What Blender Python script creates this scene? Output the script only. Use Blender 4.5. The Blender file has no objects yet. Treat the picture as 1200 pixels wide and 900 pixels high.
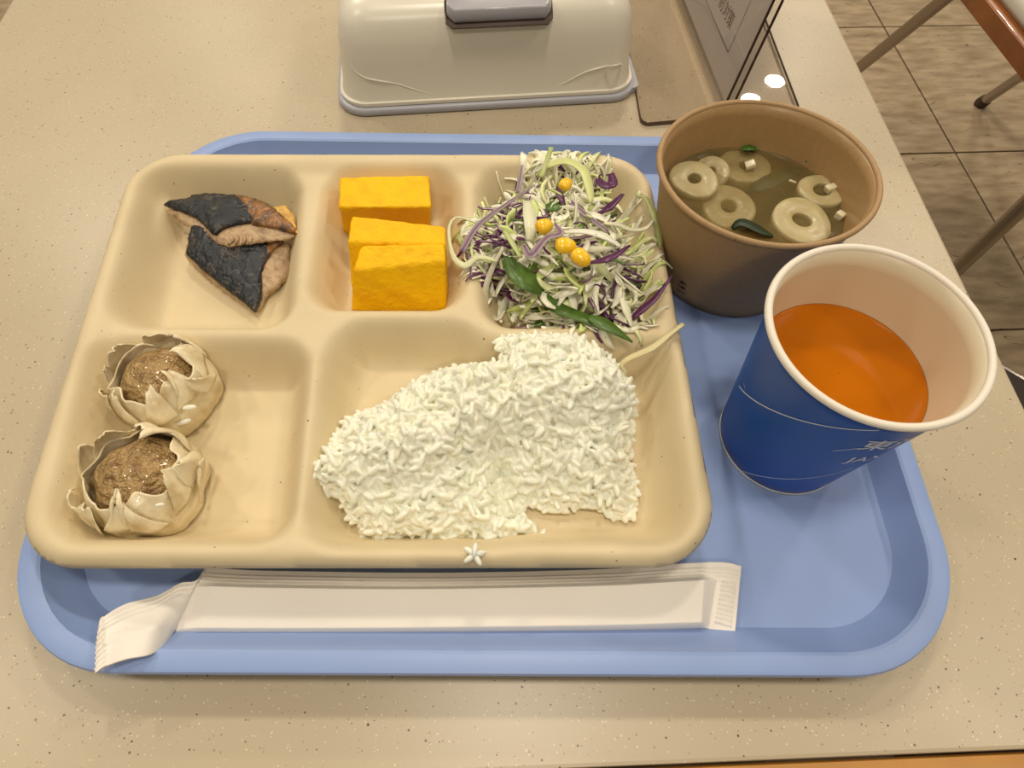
import bpy, bmesh, math, random
import numpy as np
from mathutils import Vector, Matrix
random.seed(7); rng = np.random.default_rng(7)
sc = bpy.context.scene
C = sc.collection

# ------------------------------------------------------------------ camera
F, PITCH, ROLL, CAMH = 743.9, 1.0564, 0.0294, 0.2631
_fw = np.array([0, math.cos(PITCH), -math.sin(PITCH)]); _r = np.array([1., 0, 0]); _u = np.cross(_r, _fw)
_c, _s = math.cos(ROLL), math.sin(ROLL)
_r2 = _c*_r + _s*_u; _u2 = -_s*_r + _c*_u
cd = bpy.data.cameras.new('camera'); cam = bpy.data.objects.new('camera', cd); C.objects.link(cam)
cd.sensor_fit = 'HORIZONTAL'; cd.sensor_width = 36; cd.lens = F/1200*36; cd.clip_start = 0.01; cd.clip_end = 50
M = Matrix.Identity(4)
for i in range(3):
    M[i][0] = _r2[i]; M[i][1] = _u2[i]; M[i][2] = -_fw[i]
M[2][3] = CAMH
cam.matrix_world = M
sc.camera = cam

# ------------------------------------------------------------------ world, lights, exposure
w = bpy.data.worlds.new('world'); sc.world = w; w.use_nodes = True
w.node_tree.nodes['Background'].inputs[0].default_value = (1.0, 0.86, 0.70, 1)
w.node_tree.nodes['Background'].inputs[1].default_value = 0.24
LAMPS = [(0.03, 0.10, 13), (1.48, 0.15, 9), (-1.45, 0.15, 9), (0.0, 1.6, 19), (1.48, 1.6, 14), (-1.45, 1.6, 19), (0.0, -1.35, 12),  # last in this row: unseen fill behind the camera, added to brighten front faces
         (1.369, 3.143, 10), (1.214, 2.98, 10), (-0.1, 3.1, 16), (-1.5, 3.1, 12)]
for (lx, ly, pw) in LAMPS:
    ld = bpy.data.lights.new('downlight_or_fill', 'AREA'); ld.shape = 'DISK'; ld.size = .10 if ly > 2.9 and lx > 1 else .26
    ld.energy = pw; ld.color = (1.0, 0.89, 0.73)
    lo = bpy.data.objects.new('downlight_or_fill', ld); C.objects.link(lo); lo.location = (lx, ly, 1.9)
sc.view_settings.view_transform = 'Standard'; sc.view_settings.look = 'None'
sc.view_settings.gamma = 1; sc.view_settings.use_curve_mapping = False
sc.view_settings.exposure = -0.28

# ------------------------------------------------------------------ helpers
def at(px, py, z):
    d = _fw + (px-600)/F*_r2 - (py-450)/F*_u2
    t = (z-CAMH)/d[2]
    return np.array([d[0]*t, d[1]*t, z])
def at2(px, py, z): return at(px, py, z)[:2]

def mat(name, col, rough=0.5, noise=None, bump=None, sss=0, spec=0.5, metal=0, coat=0, trans=0, alpha=1, vcol=False, sheen=0):
    """noise = (scale, colour2, lo, hi[, detail]); bump = (scale, strength, distance)"""
    m = bpy.data.materials.new(name); m.use_nodes = True; nt = m.node_tree; b = nt.nodes['Principled BSDF']
    b.inputs['Base Color'].default_value = (*col, 1); b.inputs['Roughness'].default_value = rough
    b.inputs['Specular IOR Level'].default_value = spec; b.inputs['Metallic'].default_value = metal
    b.inputs['Coat Weight'].default_value = coat; b.inputs['Transmission Weight'].default_value = trans
    b.inputs['Alpha'].default_value = alpha
    if sss:
        b.inputs['Subsurface Weight'].default_value = sss; b.inputs['Subsurface Radius'].default_value = (1, .8, .5)
        b.inputs['Subsurface Scale'].default_value = 0.003
    tc = nt.nodes.new('ShaderNodeTexCoord'); src = None
    if vcol:
        a = nt.nodes.new('ShaderNodeAttribute'); a.attribute_name = 'Col'; src = a.outputs['Color']
        nt.links.new(src, b.inputs['Base Color'])
    if noise:
        n = nt.nodes.new('ShaderNodeTexNoise'); n.inputs['Scale'].default_value = noise[0]
        n.inputs['Detail'].default_value = noise[4] if len(noise) > 4 else 4
        nt.links.new(tc.outputs['Object'], n.inputs['Vector'])
        r = nt.nodes.new('ShaderNodeMapRange'); r.inputs[1].default_value = noise[2]; r.inputs[2].default_value = noise[3]
        nt.links.new(n.outputs['Fac'], r.inputs[0])
        mx = nt.nodes.new('ShaderNodeMix'); mx.data_type = 'RGBA'; nt.links.new(r.outputs[0], mx.inputs[0])
        mx.inputs[6].default_value = (*col, 1); mx.inputs[7].default_value = (*noise[1], 1)
        if src: nt.links.new(src, mx.inputs[6])
        nt.links.new(mx.outputs[2], b.inputs['Base Color'])
    if bump:
        n = nt.nodes.new('ShaderNodeTexNoise'); n.inputs['Scale'].default_value = bump[0]; n.inputs['Detail'].default_value = 3
        nt.links.new(tc.outputs['Object'], n.inputs['Vector'])
        bp = nt.nodes.new('ShaderNodeBump'); bp.inputs['Strength'].default_value = bump[1]; bp.inputs['Distance'].default_value = bump[2]
        nt.links.new(n.outputs['Fac'], bp.inputs['Height']); nt.links.new(bp.outputs[0], b.inputs['Normal'])
    return m
def specks(m, layers):
    """sprinkle grains on a material: each layer (scale, radius, keep, colour)"""
    nt = m.node_tree; b = nt.nodes['Principled BSDF']; inp = b.inputs['Base Color']
    cur = inp.links[0].from_socket if inp.links else None
    tc = nt.nodes.new('ShaderNodeTexCoord')
    for (scale, rad, keep, col) in layers:
        v = nt.nodes.new('ShaderNodeTexVoronoi'); v.inputs['Scale'].default_value = scale
        nt.links.new(tc.outputs['Object'], v.inputs['Vector'])
        lt = nt.nodes.new('ShaderNodeMath'); lt.operation = 'LESS_THAN'; nt.links.new(v.outputs['Distance'], lt.inputs[0])
        sep = nt.nodes.new('ShaderNodeSeparateColor'); nt.links.new(v.outputs['Color'], sep.inputs[0])
        mr = nt.nodes.new('ShaderNodeMath'); mr.operation = 'MULTIPLY'; nt.links.new(sep.outputs[1], mr.inputs[0]); mr.inputs[1].default_value = rad
        nt.links.new(mr.outputs[0], lt.inputs[1])
        k = nt.nodes.new('ShaderNodeMath'); k.operation = 'LESS_THAN'; nt.links.new(sep.outputs[0], k.inputs[0]); k.inputs[1].default_value = keep
        mm = nt.nodes.new('ShaderNodeMath'); mm.operation = 'MULTIPLY'; nt.links.new(lt.outputs[0], mm.inputs[0]); nt.links.new(k.outputs[0], mm.inputs[1])
        mx = nt.nodes.new('ShaderNodeMix'); mx.data_type = 'RGBA'; nt.links.new(mm.outputs[0], mx.inputs[0])
        if cur: nt.links.new(cur, mx.inputs[6])
        else: mx.inputs[6].default_value = inp.default_value
        mx.inputs[7].default_value = (*col, 1); cur = mx.outputs[2]
    nt.links.new(cur, inp)
    return m

def mesh_obj(name, V, Fc, m=None, parent=None, smooth=True, cols=None):
    me = bpy.data.meshes.new(name); me.from_pydata([tuple(map(float, v)) for v in V], [], [tuple(map(int, f)) for f in Fc]); me.update()
    bm = bmesh.new(); bm.from_mesh(me)
    bmesh.ops.dissolve_degenerate(bm, dist=1e-7, edges=bm.edges) if cols is None and len(Fc) < 60000 else None
    bmesh.ops.recalc_face_normals(bm, faces=bm.faces); bm.to_mesh(me); bm.free()
    if smooth: me.polygons.foreach_set('use_smooth', [True]*len(me.polygons))
    if cols is not None:
        a = me.color_attributes.new('Col', 'FLOAT_COLOR', 'POINT')
        a.data.foreach_set('color', np.concatenate([np.array(cols, float), np.ones((len(cols), 1))], 1).ravel())
    if m: me.materials.append(m)
    o = bpy.data.objects.new(name, me); C.objects.link(o)
    if parent: o.parent = parent
    return o
def auto(o, ang=35):
    me = o.data; bm = bmesh.new(); bm.from_mesh(me)
    for e in bm.edges:
        if len(e.link_faces) == 2 and e.calc_face_angle(0) > math.radians(ang): e.smooth = False
    bm.to_mesh(me); bm.free(); return o
def tag(o, label, cat, group=None, kind=None):
    o['label'] = label; o['category'] = cat
    if group: o['group'] = group
    if kind: o['kind'] = kind
    return o
def thing(name, label, cat, loc=(0, 0, 0), group=None):
    o = bpy.data.objects.new(name, None); C.objects.link(o); o.location = loc; o.empty_display_size = .02
    return tag(o, label, cat, group)
def center(root):
    """move an Empty root to the base of its children, keeping them in place"""
    pts = []
    def rec(o):
        for ch in [x for x in C.objects if x.parent == o]:
            pts.extend([v.co for v in ch.data.vertices]); rec(ch)
    rec(root)
    P = np.array([list(p) for p in pts]); lo, hi = P.min(0), P.max(0)
    c = Vector(((lo[0]+hi[0])/2, (lo[1]+hi[1])/2, lo[2]))
    root.location = c
    def sh(o):
        for ch in [x for x in C.objects if x.parent == o]:
            if o is root: ch.location = -c
            sh(ch)
    sh(root)
def rounded(quad, R, n=10):
    """quad corners (ccw) -> rounded outline"""
    out = []; q = [np.array(p[:2], float) for p in quad]; N = len(q)
    for i in range(N):
        p, a, b = q[i], q[i-1], q[(i+1) % N]
        u = (a-p)/np.linalg.norm(a-p); v = (b-p)/np.linalg.norm(b-p)
        ang = math.acos(max(-1, min(1, u@v))); t = R/math.tan(ang/2)
        s, e = p+u*t, p+v*t; c = p+(u+v)/np.linalg.norm(u+v)*R/math.sin(ang/2)
        a0 = math.atan2(*(s-c)[::-1]); a1 = math.atan2(*(e-c)[::-1]); d = (a1-a0+math.pi) % (2*math.pi)-math.pi
        for k in range(n+1):
            th = a0+d*k/n; out.append(c+R*np.array([math.cos(th), math.sin(th)]))
    return np.array(out)
def loft(rings, closed_top=False, closed_bot=False, loop=False):
    n = len(rings[0]); V = np.concatenate(rings); Fc = []; m = len(rings)
    for i in range(m if loop else m-1):
        for j in range(n):
            a, b = i*n+j, i*n+(j+1) % n; c, d = ((i+1) % m)*n+(j+1) % n, ((i+1) % m)*n+j
            Fc.append((a, b, c, d))
    if closed_top: Fc.append(tuple(range((m-1)*n, m*n)))
    if closed_bot: Fc.append(tuple(range(n))[::-1])
    return V, Fc
def lathe(prof, cx=0, cy=0, n=96, sx=1, sy=1, loop=False):
    t = np.arange(n)*2*math.pi/n; rings = []
    for r, z in prof:
        rings.append(np.stack([cx+sx*r*np.cos(t), cy+sy*r*np.sin(t), 0*t+z], 1))
    return loft(rings, loop=loop)
def poly_sdf(P, poly):
    P = np.asarray(P, float); best = np.full(len(P), 1e9); cp = np.zeros_like(P); ins = np.zeros(len(P), bool)
    for i in range(len(poly)):
        a, b = poly[i-1], poly[i]; ab = b-a; t = np.clip(((P-a)@ab)/(ab@ab+1e-18), 0, 1); q = a+t[:, None]*ab
        d = np.hypot(*(P-q).T); k = d < best; best[k] = d[k]; cp[k] = q[k]
        cond = ((a[1] > P[:, 1]) != (b[1] > P[:, 1]))
        with np.errstate(divide='ignore', invalid='ignore'):
            xi = (b[0]-a[0])*(P[:, 1]-a[1])/(b[1]-a[1])+a[0]
        ins ^= cond & (P[:, 0] < xi)
    return np.where(ins, best, -best), cp
def sheet(poly, res):
    poly = np.asarray(poly, float); lo = poly.min(0)-res; hi = poly.max(0)+res
    nx, ny = int((hi[0]-lo[0])/res)+2, int((hi[1]-lo[1])/res)+2
    X, Y = np.meshgrid(lo[0]+np.arange(nx)*res, lo[1]+np.arange(ny)*res); P = np.stack([X.ravel(), Y.ravel()], 1)
    d, cp = poly_sdf(P, poly); ins = d > res*.25
    P = np.where(ins[:, None], P, cp); d = np.where(ins, d, 0)
    Fc = []; used = np.zeros(len(P), bool)
    for j in range(ny-1):
        for i in range(nx-1):
            q = (j*nx+i, j*nx+i+1, (j+1)*nx+i+1, (j+1)*nx+i)
            if ins[q[0]] or ins[q[1]] or ins[q[2]] or ins[q[3]]:
                Fc.append(q); used[list(q)] = True
    idx = -np.ones(len(P), int); idx[used] = np.arange(used.sum())
    return P[used], d[used], [tuple(idx[list(f)]) for f in Fc]
def solid(poly, res, ztop, zbot):
    P, d, Fc = sheet(poly, res); n = len(P)
    zt = ztop(P[:, 0], P[:, 1], d); zb = zbot(P[:, 0], P[:, 1], d)
    V = np.concatenate([np.c_[P, zt], np.c_[P, zb]]); ed = {}
    for f in Fc:
        for k in range(4):
            a, b = f[k], f[(k+1) % 4]; ed[(a, b)] = 1
    side = [(a, b, b+n, a+n) for (a, b) in ed if (b, a) not in ed]
    return V, Fc+[tuple(i+n for i in f[::-1]) for f in Fc]+side
def noise2(x, y, s, seed=0):
    r = np.random.default_rng(seed); o = np.zeros_like(x)
    for k in range(6):
        a = r.uniform(0, 2*math.pi); f = s*(1+.5*k); o += np.sin(f*(x*math.cos(a)+y*math.sin(a))+r.uniform(0, 6.28))/(1+.4*k)
    return o/3
def box(x0, x1, y0, y1, z0, z1, bev=0):
    bm = bmesh.new(); bmesh.ops.create_cube(bm, size=1)
    for v in bm.verts: v.co = ((x0+x1)/2+v.co.x*(x1-x0), (y0+y1)/2+v.co.y*(y1-y0), (z0+z1)/2+v.co.z*(z1-z0))
    if bev: bmesh.ops.bevel(bm, geom=bm.edges[:], offset=bev, segments=2, affect='EDGES', profile=.6)
    V = [tuple(v.co) for v in bm.verts]; Fc = [tuple(v.index for v in f.verts) for f in bm.faces]; bm.free(); return V, Fc
def tube(pts, r, n=12, cap=True):
    pts = [np.array(p, float) for p in pts]; rr = r if hasattr(r, '__len__') else [r]*len(pts); rings = []; prev = None
    for i, p in enumerate(pts):
        t = (pts[min(i+1, len(pts)-1)]-pts[max(i-1, 0)]); t /= np.linalg.norm(t)
        if prev is None:
            a = np.array([0, 0, 1.]) if abs(t[2]) < .9 else np.array([1., 0, 0]); u = np.cross(t, a)
        else: u = prev-t*(prev@t)
        u /= np.linalg.norm(u); prev = u; v = np.cross(t, u)
        th = np.arange(n)*2*math.pi/n; rings.append(p+rr[i]*(np.cos(th)[:, None]*u+np.sin(th)[:, None]*v))
    return loft(rings, cap, cap)
def join(parts):
    V = []; Fc = []
    for v, f in parts:
        o = len(V); V += [tuple(q) for q in v]; Fc += [tuple(i+o for i in g) for g in f]
    return V, Fc
def ribbon(pts, wds, thick, tw0=0, tw1=0, nrm=(0, 0, 1), cup=0):
    pts = [np.array(p, float) for p in pts]; rings = []; n = len(pts)
    for i, p in enumerate(pts):
        t = pts[min(i+1, n-1)]-pts[max(i-1, 0)]; t /= (np.linalg.norm(t)+1e-12); s = np.cross(t, np.array(nrm, float)); s /= (np.linalg.norm(s)+1e-9)
        u = np.cross(s, t); a = tw0+(tw1-tw0)*i/(n-1); s2 = math.cos(a)*s+math.sin(a)*u; u2 = -math.sin(a)*s+math.cos(a)*u
        wd = wds[i] if hasattr(wds, '__len__') else wds; h = wd/2
        rings.append(np.array([p-s2*h+u2*(thick/2+cup*h), p+u2*thick/2, p+s2*h+u2*(thick/2+cup*h), p+s2*h+u2*(cup*h-thick/2), p-u2*thick/2, p-s2*h+u2*(cup*h-thick/2)]))
    return loft(rings, True, True)
def spline(pts, n):
    P = np.array(pts, float); P = np.vstack([2*P[0]-P[1], P, 2*P[-1]-P[-2]]); out = []; m = len(pts)-1
    for k in range(n):
        u = k/(n-1)*m; i = min(int(u), m-1); t = u-i; a, b, c, d = P[i:i+4]
        out.append(.5*((2*b)+(-a+c)*t+(2*a-5*b+4*c-d)*t*t+(-a+3*b-3*c+d)*t**3))
    return np.array(out)
def text_geo(s, size, bold=0.0):
    cu = bpy.data.curves.new('t', 'FONT'); cu.body = s; cu.size = size; cu.resolution_u = 3; cu.offset = size*bold
    o = bpy.data.objects.new('t', cu); C.objects.link(o); bpy.context.view_layer.update()
    me = bpy.data.meshes.new_from_object(o.evaluated_get(bpy.context.evaluated_depsgraph_get()))
    bm = bmesh.new(); bm.from_mesh(me); bmesh.ops.triangulate(bm, faces=bm.faces[:])
    bmesh.ops.subdivide_edges(bm, edges=[e for e in bm.edges if e.calc_length() > size*.3], cuts=2)
    bmesh.ops.triangulate(bm, faces=bm.faces[:])
    V = np.array([v.co[:] for v in bm.verts]).reshape(-1, 3); Fc = [[v.index for v in f.verts] for f in bm.faces]
    bm.free(); bpy.data.objects.remove(o); bpy.data.curves.remove(cu); bpy.data.meshes.remove(me)
    return V, Fc

# ------------------------------------------------------------------ materials
M_table = mat('speckled_solid_surface', (.525, .44, .305), .34, noise=(9, (.475, .395, .265), .3, .75), bump=(900, .04, .0004))
specks(M_table, [(900, .36, .22, (.70, .60, .43)), (800, .36, .16, (.38, .28, .16)), (620, .32, .09, (.18, .12, .065)), (430, .24, .045, (.06, .04, .022))])
M_wood = mat('orange_wood', (.52, .25, .045), .4, noise=(30, (.42, .19, .035), .3, .7), coat=.2)
M_tray = mat('blue_plastic', (.27, .375, .67), .42, noise=(40, (.285, .395, .69), .3, .7), bump=(2500, .05, .0002))
M_pulp = mat('moulded_pulp', (.71, .59, .365), .62, noise=(35, (.66, .54, .325), .3, .7), bump=(700, .12, .0004))
specks(M_pulp, [(300, .16, .12, (.30, .19, .10)), (600, .2, .1, (.5, .36, .2))])
M_rice = mat('cooked_rice', (.88, .87, .71), .30, noise=(160, (.82, .83, .70), .35, .7), sss=.45, spec=.5)
M_egg = mat('rolled_egg', (.95, .55, .002), .5, noise=(120, (.88, .46, .004), .45, .75), bump=(420, .6, .0012), spec=.2)
M_skin = mat('mackerel_skin', (.009, .011, .015), .24, noise=(170, (.11, .085, .05), .54, .80, 8), bump=(480, 1, .0014), spec=.5)
M_skinb = mat('grilled_belly_skin', (.30, .13, .03), .3, noise=(150, (.06, .035, .02), .42, .62, 6), bump=(400, .6, .001), spec=.6)
M_flesh = mat('fish_flesh', (.52, .36, .20), .45, noise=(170, (.24, .13, .06), .45, .75, 6), bump=(350, .9, .0016))
M_yellowskin = mat('yellow_fat', (.70, .42, .08), .35, noise=(300, (.45, .22, .04), .45, .7), bump=(500, .5, .001))
M_filling = mat('minced_pork', (.44, .28, .105), .28, noise=(170, (.20, .10, .035), .45, .8, 6), bump=(260, 1, .005), coat=.4)
M_wrap = mat('dumpling_skin', (.86, .75, .50), .3, noise=(110, (.54, .38, .15), .48, .8), bump=(200, .5, .0014), coat=.25)
M_cab = mat('shredded_cabbage', (.8, .8, .6), .35, vcol=True)
M_purple = mat('purple_cabbage', (.16, .035, .13), .3, vcol=True)
M_green = mat('leaf_green', (.07, .14, .02), .35, noise=(120, (.10, .19, .03), .4, .7), bump=(300, .4, .0008))
M_stem = mat('leaf_stem', (.42, .48, .16), .4, noise=(90, (.52, .56, .25), .4, .7))
M_corn = mat('sweet_corn', (.93, .58, .02), .22, noise=(150, (.85, .45, .01), .5, .8), sss=.2)
M_kraft = mat('kraft_paper', (.42, .265, .125), .6, noise=(500, (.38, .235, .105), .3, .7), bump=(1200, .1, .0002))
M_kraftin = mat('kraft_lining', (.44, .28, .125), .32, noise=(400, (.40, .25, .11), .3, .7))
M_ink = mat('dark_ink', (.03, .02, .012), .5)
M_blue = mat('blue_print', (.004, .082, .40), .4, noise=(15, (.003, .068, .35), .3, .7), bump=(1500, .1, .0002))
M_white = mat('white_paper', (.82, .76, .64), .5)
M_cupin = mat('cup_lining', (.74, .645, .46), .35)
M_line = mat('white_print', (.70, .76, .84), .5)
M_chik = mat('fish_cake', (.47, .40, .21), .3, noise=(120, (.40, .31, .14), .45, .75), bump=(250, .4, .0008), sss=.2)
M_onion = mat('green_onion', (.05, .15, .02), .25)
M_leek = mat('white_leek', (.72, .66, .45), .25, sss=.3)
M_wak = mat('wakame', (.015, .03, .010), .45, bump=(200, .3, .001))
M_paper = mat('wrapper_paper', (.86, .81, .73), .5, noise=(25, (.83, .77, .69), .3, .7), bump=(120, .12, .0012))
M_cover = mat('cream_plastic', (.82, .77, .64), .28, noise=(6, (.81, .76, .63), .3, .7))
M_grey = mat('grey_plastic', (.42, .41, .44), .2, noise=(6, (.40, .39, .42), .3, .7))
M_greyb = mat('grey_base_plastic', (.46, .46, .50), .35, noise=(6, (.44, .44, .48), .3, .7))
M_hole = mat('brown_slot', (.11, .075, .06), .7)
M_print = mat('notice_paper', (.58, .54, .52), .55, noise=(8, (.56, .52, .50), .3, .7))
M_edge = mat('acrylic_cut_edge', (.035, .012, .008), .25)
M_tile = mat('travertine_tile', (.45, .345, .215), .38, noise=(16, (.27, .195, .11), .35, .68, 12))
M_grout = mat('dark_grout', (.035, .022, .014), .8)
M_chrome = mat('satin_chrome', (.38, .335, .29), .28, metal=1)
M_rubber = mat('dark_rubber', (.05, .03, .02), .6)
M_cushion = mat('pale_vinyl', (.66, .62, .52), .45, noise=(10, (.62, .58, .48), .3, .7))
M_dark = mat('dark_vinyl', (.03, .02, .015), .5)
M_chwood = mat('chair_wood', (.30, .10, .02), .32, noise=(20, (.20, .06, .012), .3, .7), coat=.3)
# stretched grain on the tiles
nt = M_tile.node_tree; tx = [n for n in nt.nodes if n.type == 'TEX_NOISE'][0]
mp = nt.nodes.new('ShaderNodeMapping'); mp.inputs['Scale'].default_value = (.8, 2.6, 1); nt.links.new([n for n in nt.nodes if n.type == 'TEX_COORD'][0].outputs['Object'], mp.inputs[0]); nt.links.new(mp.outputs[0], tx.inputs['Vector'])
def veins():
    b = nt.nodes['Principled BSDF']; cur = b.inputs['Base Color'].links[0].from_socket
    n = nt.nodes.new('ShaderNodeTexNoise'); n.inputs['Scale'].default_value = 26; n.inputs['Detail'].default_value = 9; n.inputs['Roughness'].default_value = .7; n.inputs['Distortion'].default_value = 1.2
    m2 = nt.nodes.new('ShaderNodeMapping'); m2.inputs['Scale'].default_value = (.6, 2.2, 1); m2.inputs['Rotation'].default_value = (0, 0, .15)
    nt.links.new([q for q in nt.nodes if q.type == 'TEX_COORD'][0].outputs['Object'], m2.inputs[0]); nt.links.new(m2.outputs[0], n.inputs['Vector'])
    r = nt.nodes.new('ShaderNodeMapRange'); r.inputs[1].default_value = .60; r.inputs[2].default_value = .68; nt.links.new(n.outputs['Fac'], r.inputs[0])
    mx = nt.nodes.new('ShaderNodeMix'); mx.data_type = 'RGBA'; nt.links.new(r.outputs[0], mx.inputs[0]); nt.links.new(cur, mx.inputs[6]); mx.inputs[7].default_value = (.12, .08, .045, 1)
    nt.links.new(mx.outputs[2], b.inputs['Base Color'])
veins()

def front(nt, fr, sock):
    """mirror only on the outer side of a thin clear body (no trapped total reflection inside)"""
    g = nt.nodes.new('ShaderNodeNewGeometry'); iv = nt.nodes.new('ShaderNodeMath'); iv.operation = 'SUBTRACT'; iv.inputs[0].default_value = 1
    nt.links.new(g.outputs['Backfacing'], iv.inputs[1]); mu = nt.nodes.new('ShaderNodeMath'); mu.operation = 'MULTIPLY'
    nt.links.new(iv.outputs[0], mu.inputs[0]); nt.links.new(fr.outputs[0], mu.inputs[1]); nt.links.new(mu.outputs[0], sock)
def liquid(name, col, absorb, dens, mix, alb=None):
    """clear surface with real absorption inside; mix = share of the surface that scatters (cloudiness)"""
    m = bpy.data.materials.new(name); m.use_nodes = True; nt = m.node_tree; nt.nodes.clear()
    out = nt.nodes.new('ShaderNodeOutputMaterial'); tr = nt.nodes.new('ShaderNodeBsdfTransparent'); tr.inputs[0].default_value = (1, 1, 1, 1)
    df = nt.nodes.new('ShaderNodeBsdfDiffuse'); df.inputs[0].default_value = (*col, 1)
    m1 = nt.nodes.new('ShaderNodeMixShader'); nt.links.new(tr.outputs[0], m1.inputs[1]); nt.links.new(df.outputs[0], m1.inputs[2])
    ns = nt.nodes.new('ShaderNodeTexNoise'); ns.inputs['Scale'].default_value = 18; tc = nt.nodes.new('ShaderNodeTexCoord'); nt.links.new(tc.outputs['Object'], ns.inputs['Vector'])
    mr = nt.nodes.new('ShaderNodeMapRange'); mr.inputs[1].default_value = .3; mr.inputs[2].default_value = .7; mr.inputs[3].default_value = mix*.88; mr.inputs[4].default_value = min(1, mix*1.12)
    nt.links.new(ns.outputs['Fac'], mr.inputs[0]); nt.links.new(mr.outputs[0], m1.inputs[0])
    gl = nt.nodes.new('ShaderNodeBsdfGlossy'); gl.inputs['Roughness'].default_value = .04
    fr = nt.nodes.new('ShaderNodeFresnel'); fr.inputs[0].default_value = 1.33; m2 = nt.nodes.new('ShaderNodeMixShader')
    front(nt, fr, m2.inputs[0]); nt.links.new(m1.outputs[0], m2.inputs[1]); nt.links.new(gl.outputs[0], m2.inputs[2])
    va = nt.nodes.new('ShaderNodeVolumeAbsorption'); va.inputs[0].default_value = (*absorb, 1); va.inputs[1].default_value = dens
    nt.links.new(m2.outputs[0], out.inputs[0]); nt.links.new(va.outputs[0], out.inputs['Volume'])
    return m
M_tea = liquid('amber_tea', (.56, .155, .0015), (.96, .62, .06), 28, .80)
M_soup = liquid('miso_broth', (.30, .225, .08), (.76, .62, .32), 34, .34)
def clear_plastic():
    m = bpy.data.materials.new('clear_acrylic'); m.use_nodes = True; nt = m.node_tree; nt.nodes.clear()
    out = nt.nodes.new('ShaderNodeOutputMaterial'); tr = nt.nodes.new('ShaderNodeBsdfTransparent'); tr.inputs[0].default_value = (.93, .91, .89, 1)
    gl = nt.nodes.new('ShaderNodeBsdfGlossy'); gl.inputs['Roughness'].default_value = .015
    fr = nt.nodes.new('ShaderNodeFresnel'); fr.inputs[0].default_value = 1.49; mx = nt.nodes.new('ShaderNodeMixShader')
    front(nt, fr, mx.inputs[0]); nt.links.new(tr.outputs[0], mx.inputs[1]); nt.links.new(gl.outputs[0], mx.inputs[2]); nt.links.new(mx.outputs[0], out.inputs[0])
    return m
M_clear = clear_plastic()

# ------------------------------------------------------------------ floor
FZ = -.72
floor = mesh_obj('floor', *box(-3.4, 3.9, -1.6, 4.6, FZ-.05, FZ-.004), M_grout, smooth=False); floor['kind'] = 'structure'
fy, fx0, fy0, fs = 0.0764, 0.9556, 1.6743, 0.4819
bm_v, bm_f = box(.0022, fs-.0022, .0022, fs-.0022, -.012, 0, .0012)
tile_me = None
for i in range(-8, 6):
    for j in range(-6, 6):
        x = fx0+math.cos(fy)*i*fs-math.sin(fy)*j*fs; y = fy0+math.sin(fy)*i*fs+math.cos(fy)*j*fs
        if not (-3.2 < x < 3.3 and -1.3 < y < 3.9): continue
        if tile_me is None:
            o = mesh_obj('tile', bm_v, bm_f, M_tile, floor, smooth=False); tile_me = o.data
        else:
            o = bpy.data.objects.new('tile', tile_me); C.objects.link(o); o.parent = floor
        o.location = (x, y, FZ+.0004*random.random()); o.rotation_euler = (0, 0, fy)

# ------------------------------------------------------------------ table
ay = .0609; axR, axL, ayF = .2506, -.3342, -.0089
t = thing('dining_table', 'beige speckled solid-surface dining table with a wooden front edge, under the blue tray', 'table')
def rotz(V, a): c, s = math.cos(a), math.sin(a); V = np.array(V); return np.c_[V[:, 0]*c-V[:, 1]*s, V[:, 0]*s+V[:, 1]*c, V[:, 2]]
V, Fc = box(axL, axR, ayF, 1.15, -.028, 0, .0015); mesh_obj('tabletop', rotz(V, ay), Fc, M_table, t, smooth=False)
V, Fc = box(axL, axR, ayF-.03, ayF-.0008, -.03, -.0006, .003); mesh_obj('edge_trim', rotz(V, ay), Fc, M_wood, t, smooth=False)
for y0 in (.18, .88):
    V, Fc = box(-.08, .00, y0, y0+.08, FZ+.02, -.028); mesh_obj('pedestal', rotz(V, ay), Fc, M_chrome, t, smooth=False)
    V, Fc = box(-.25, .17, y0-.01, y0+.09, FZ+.0005, FZ+.02, .004); mesh_obj('foot_plate', rotz(V, ay), Fc, M_chrome, t, smooth=False)
center(t)

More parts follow.
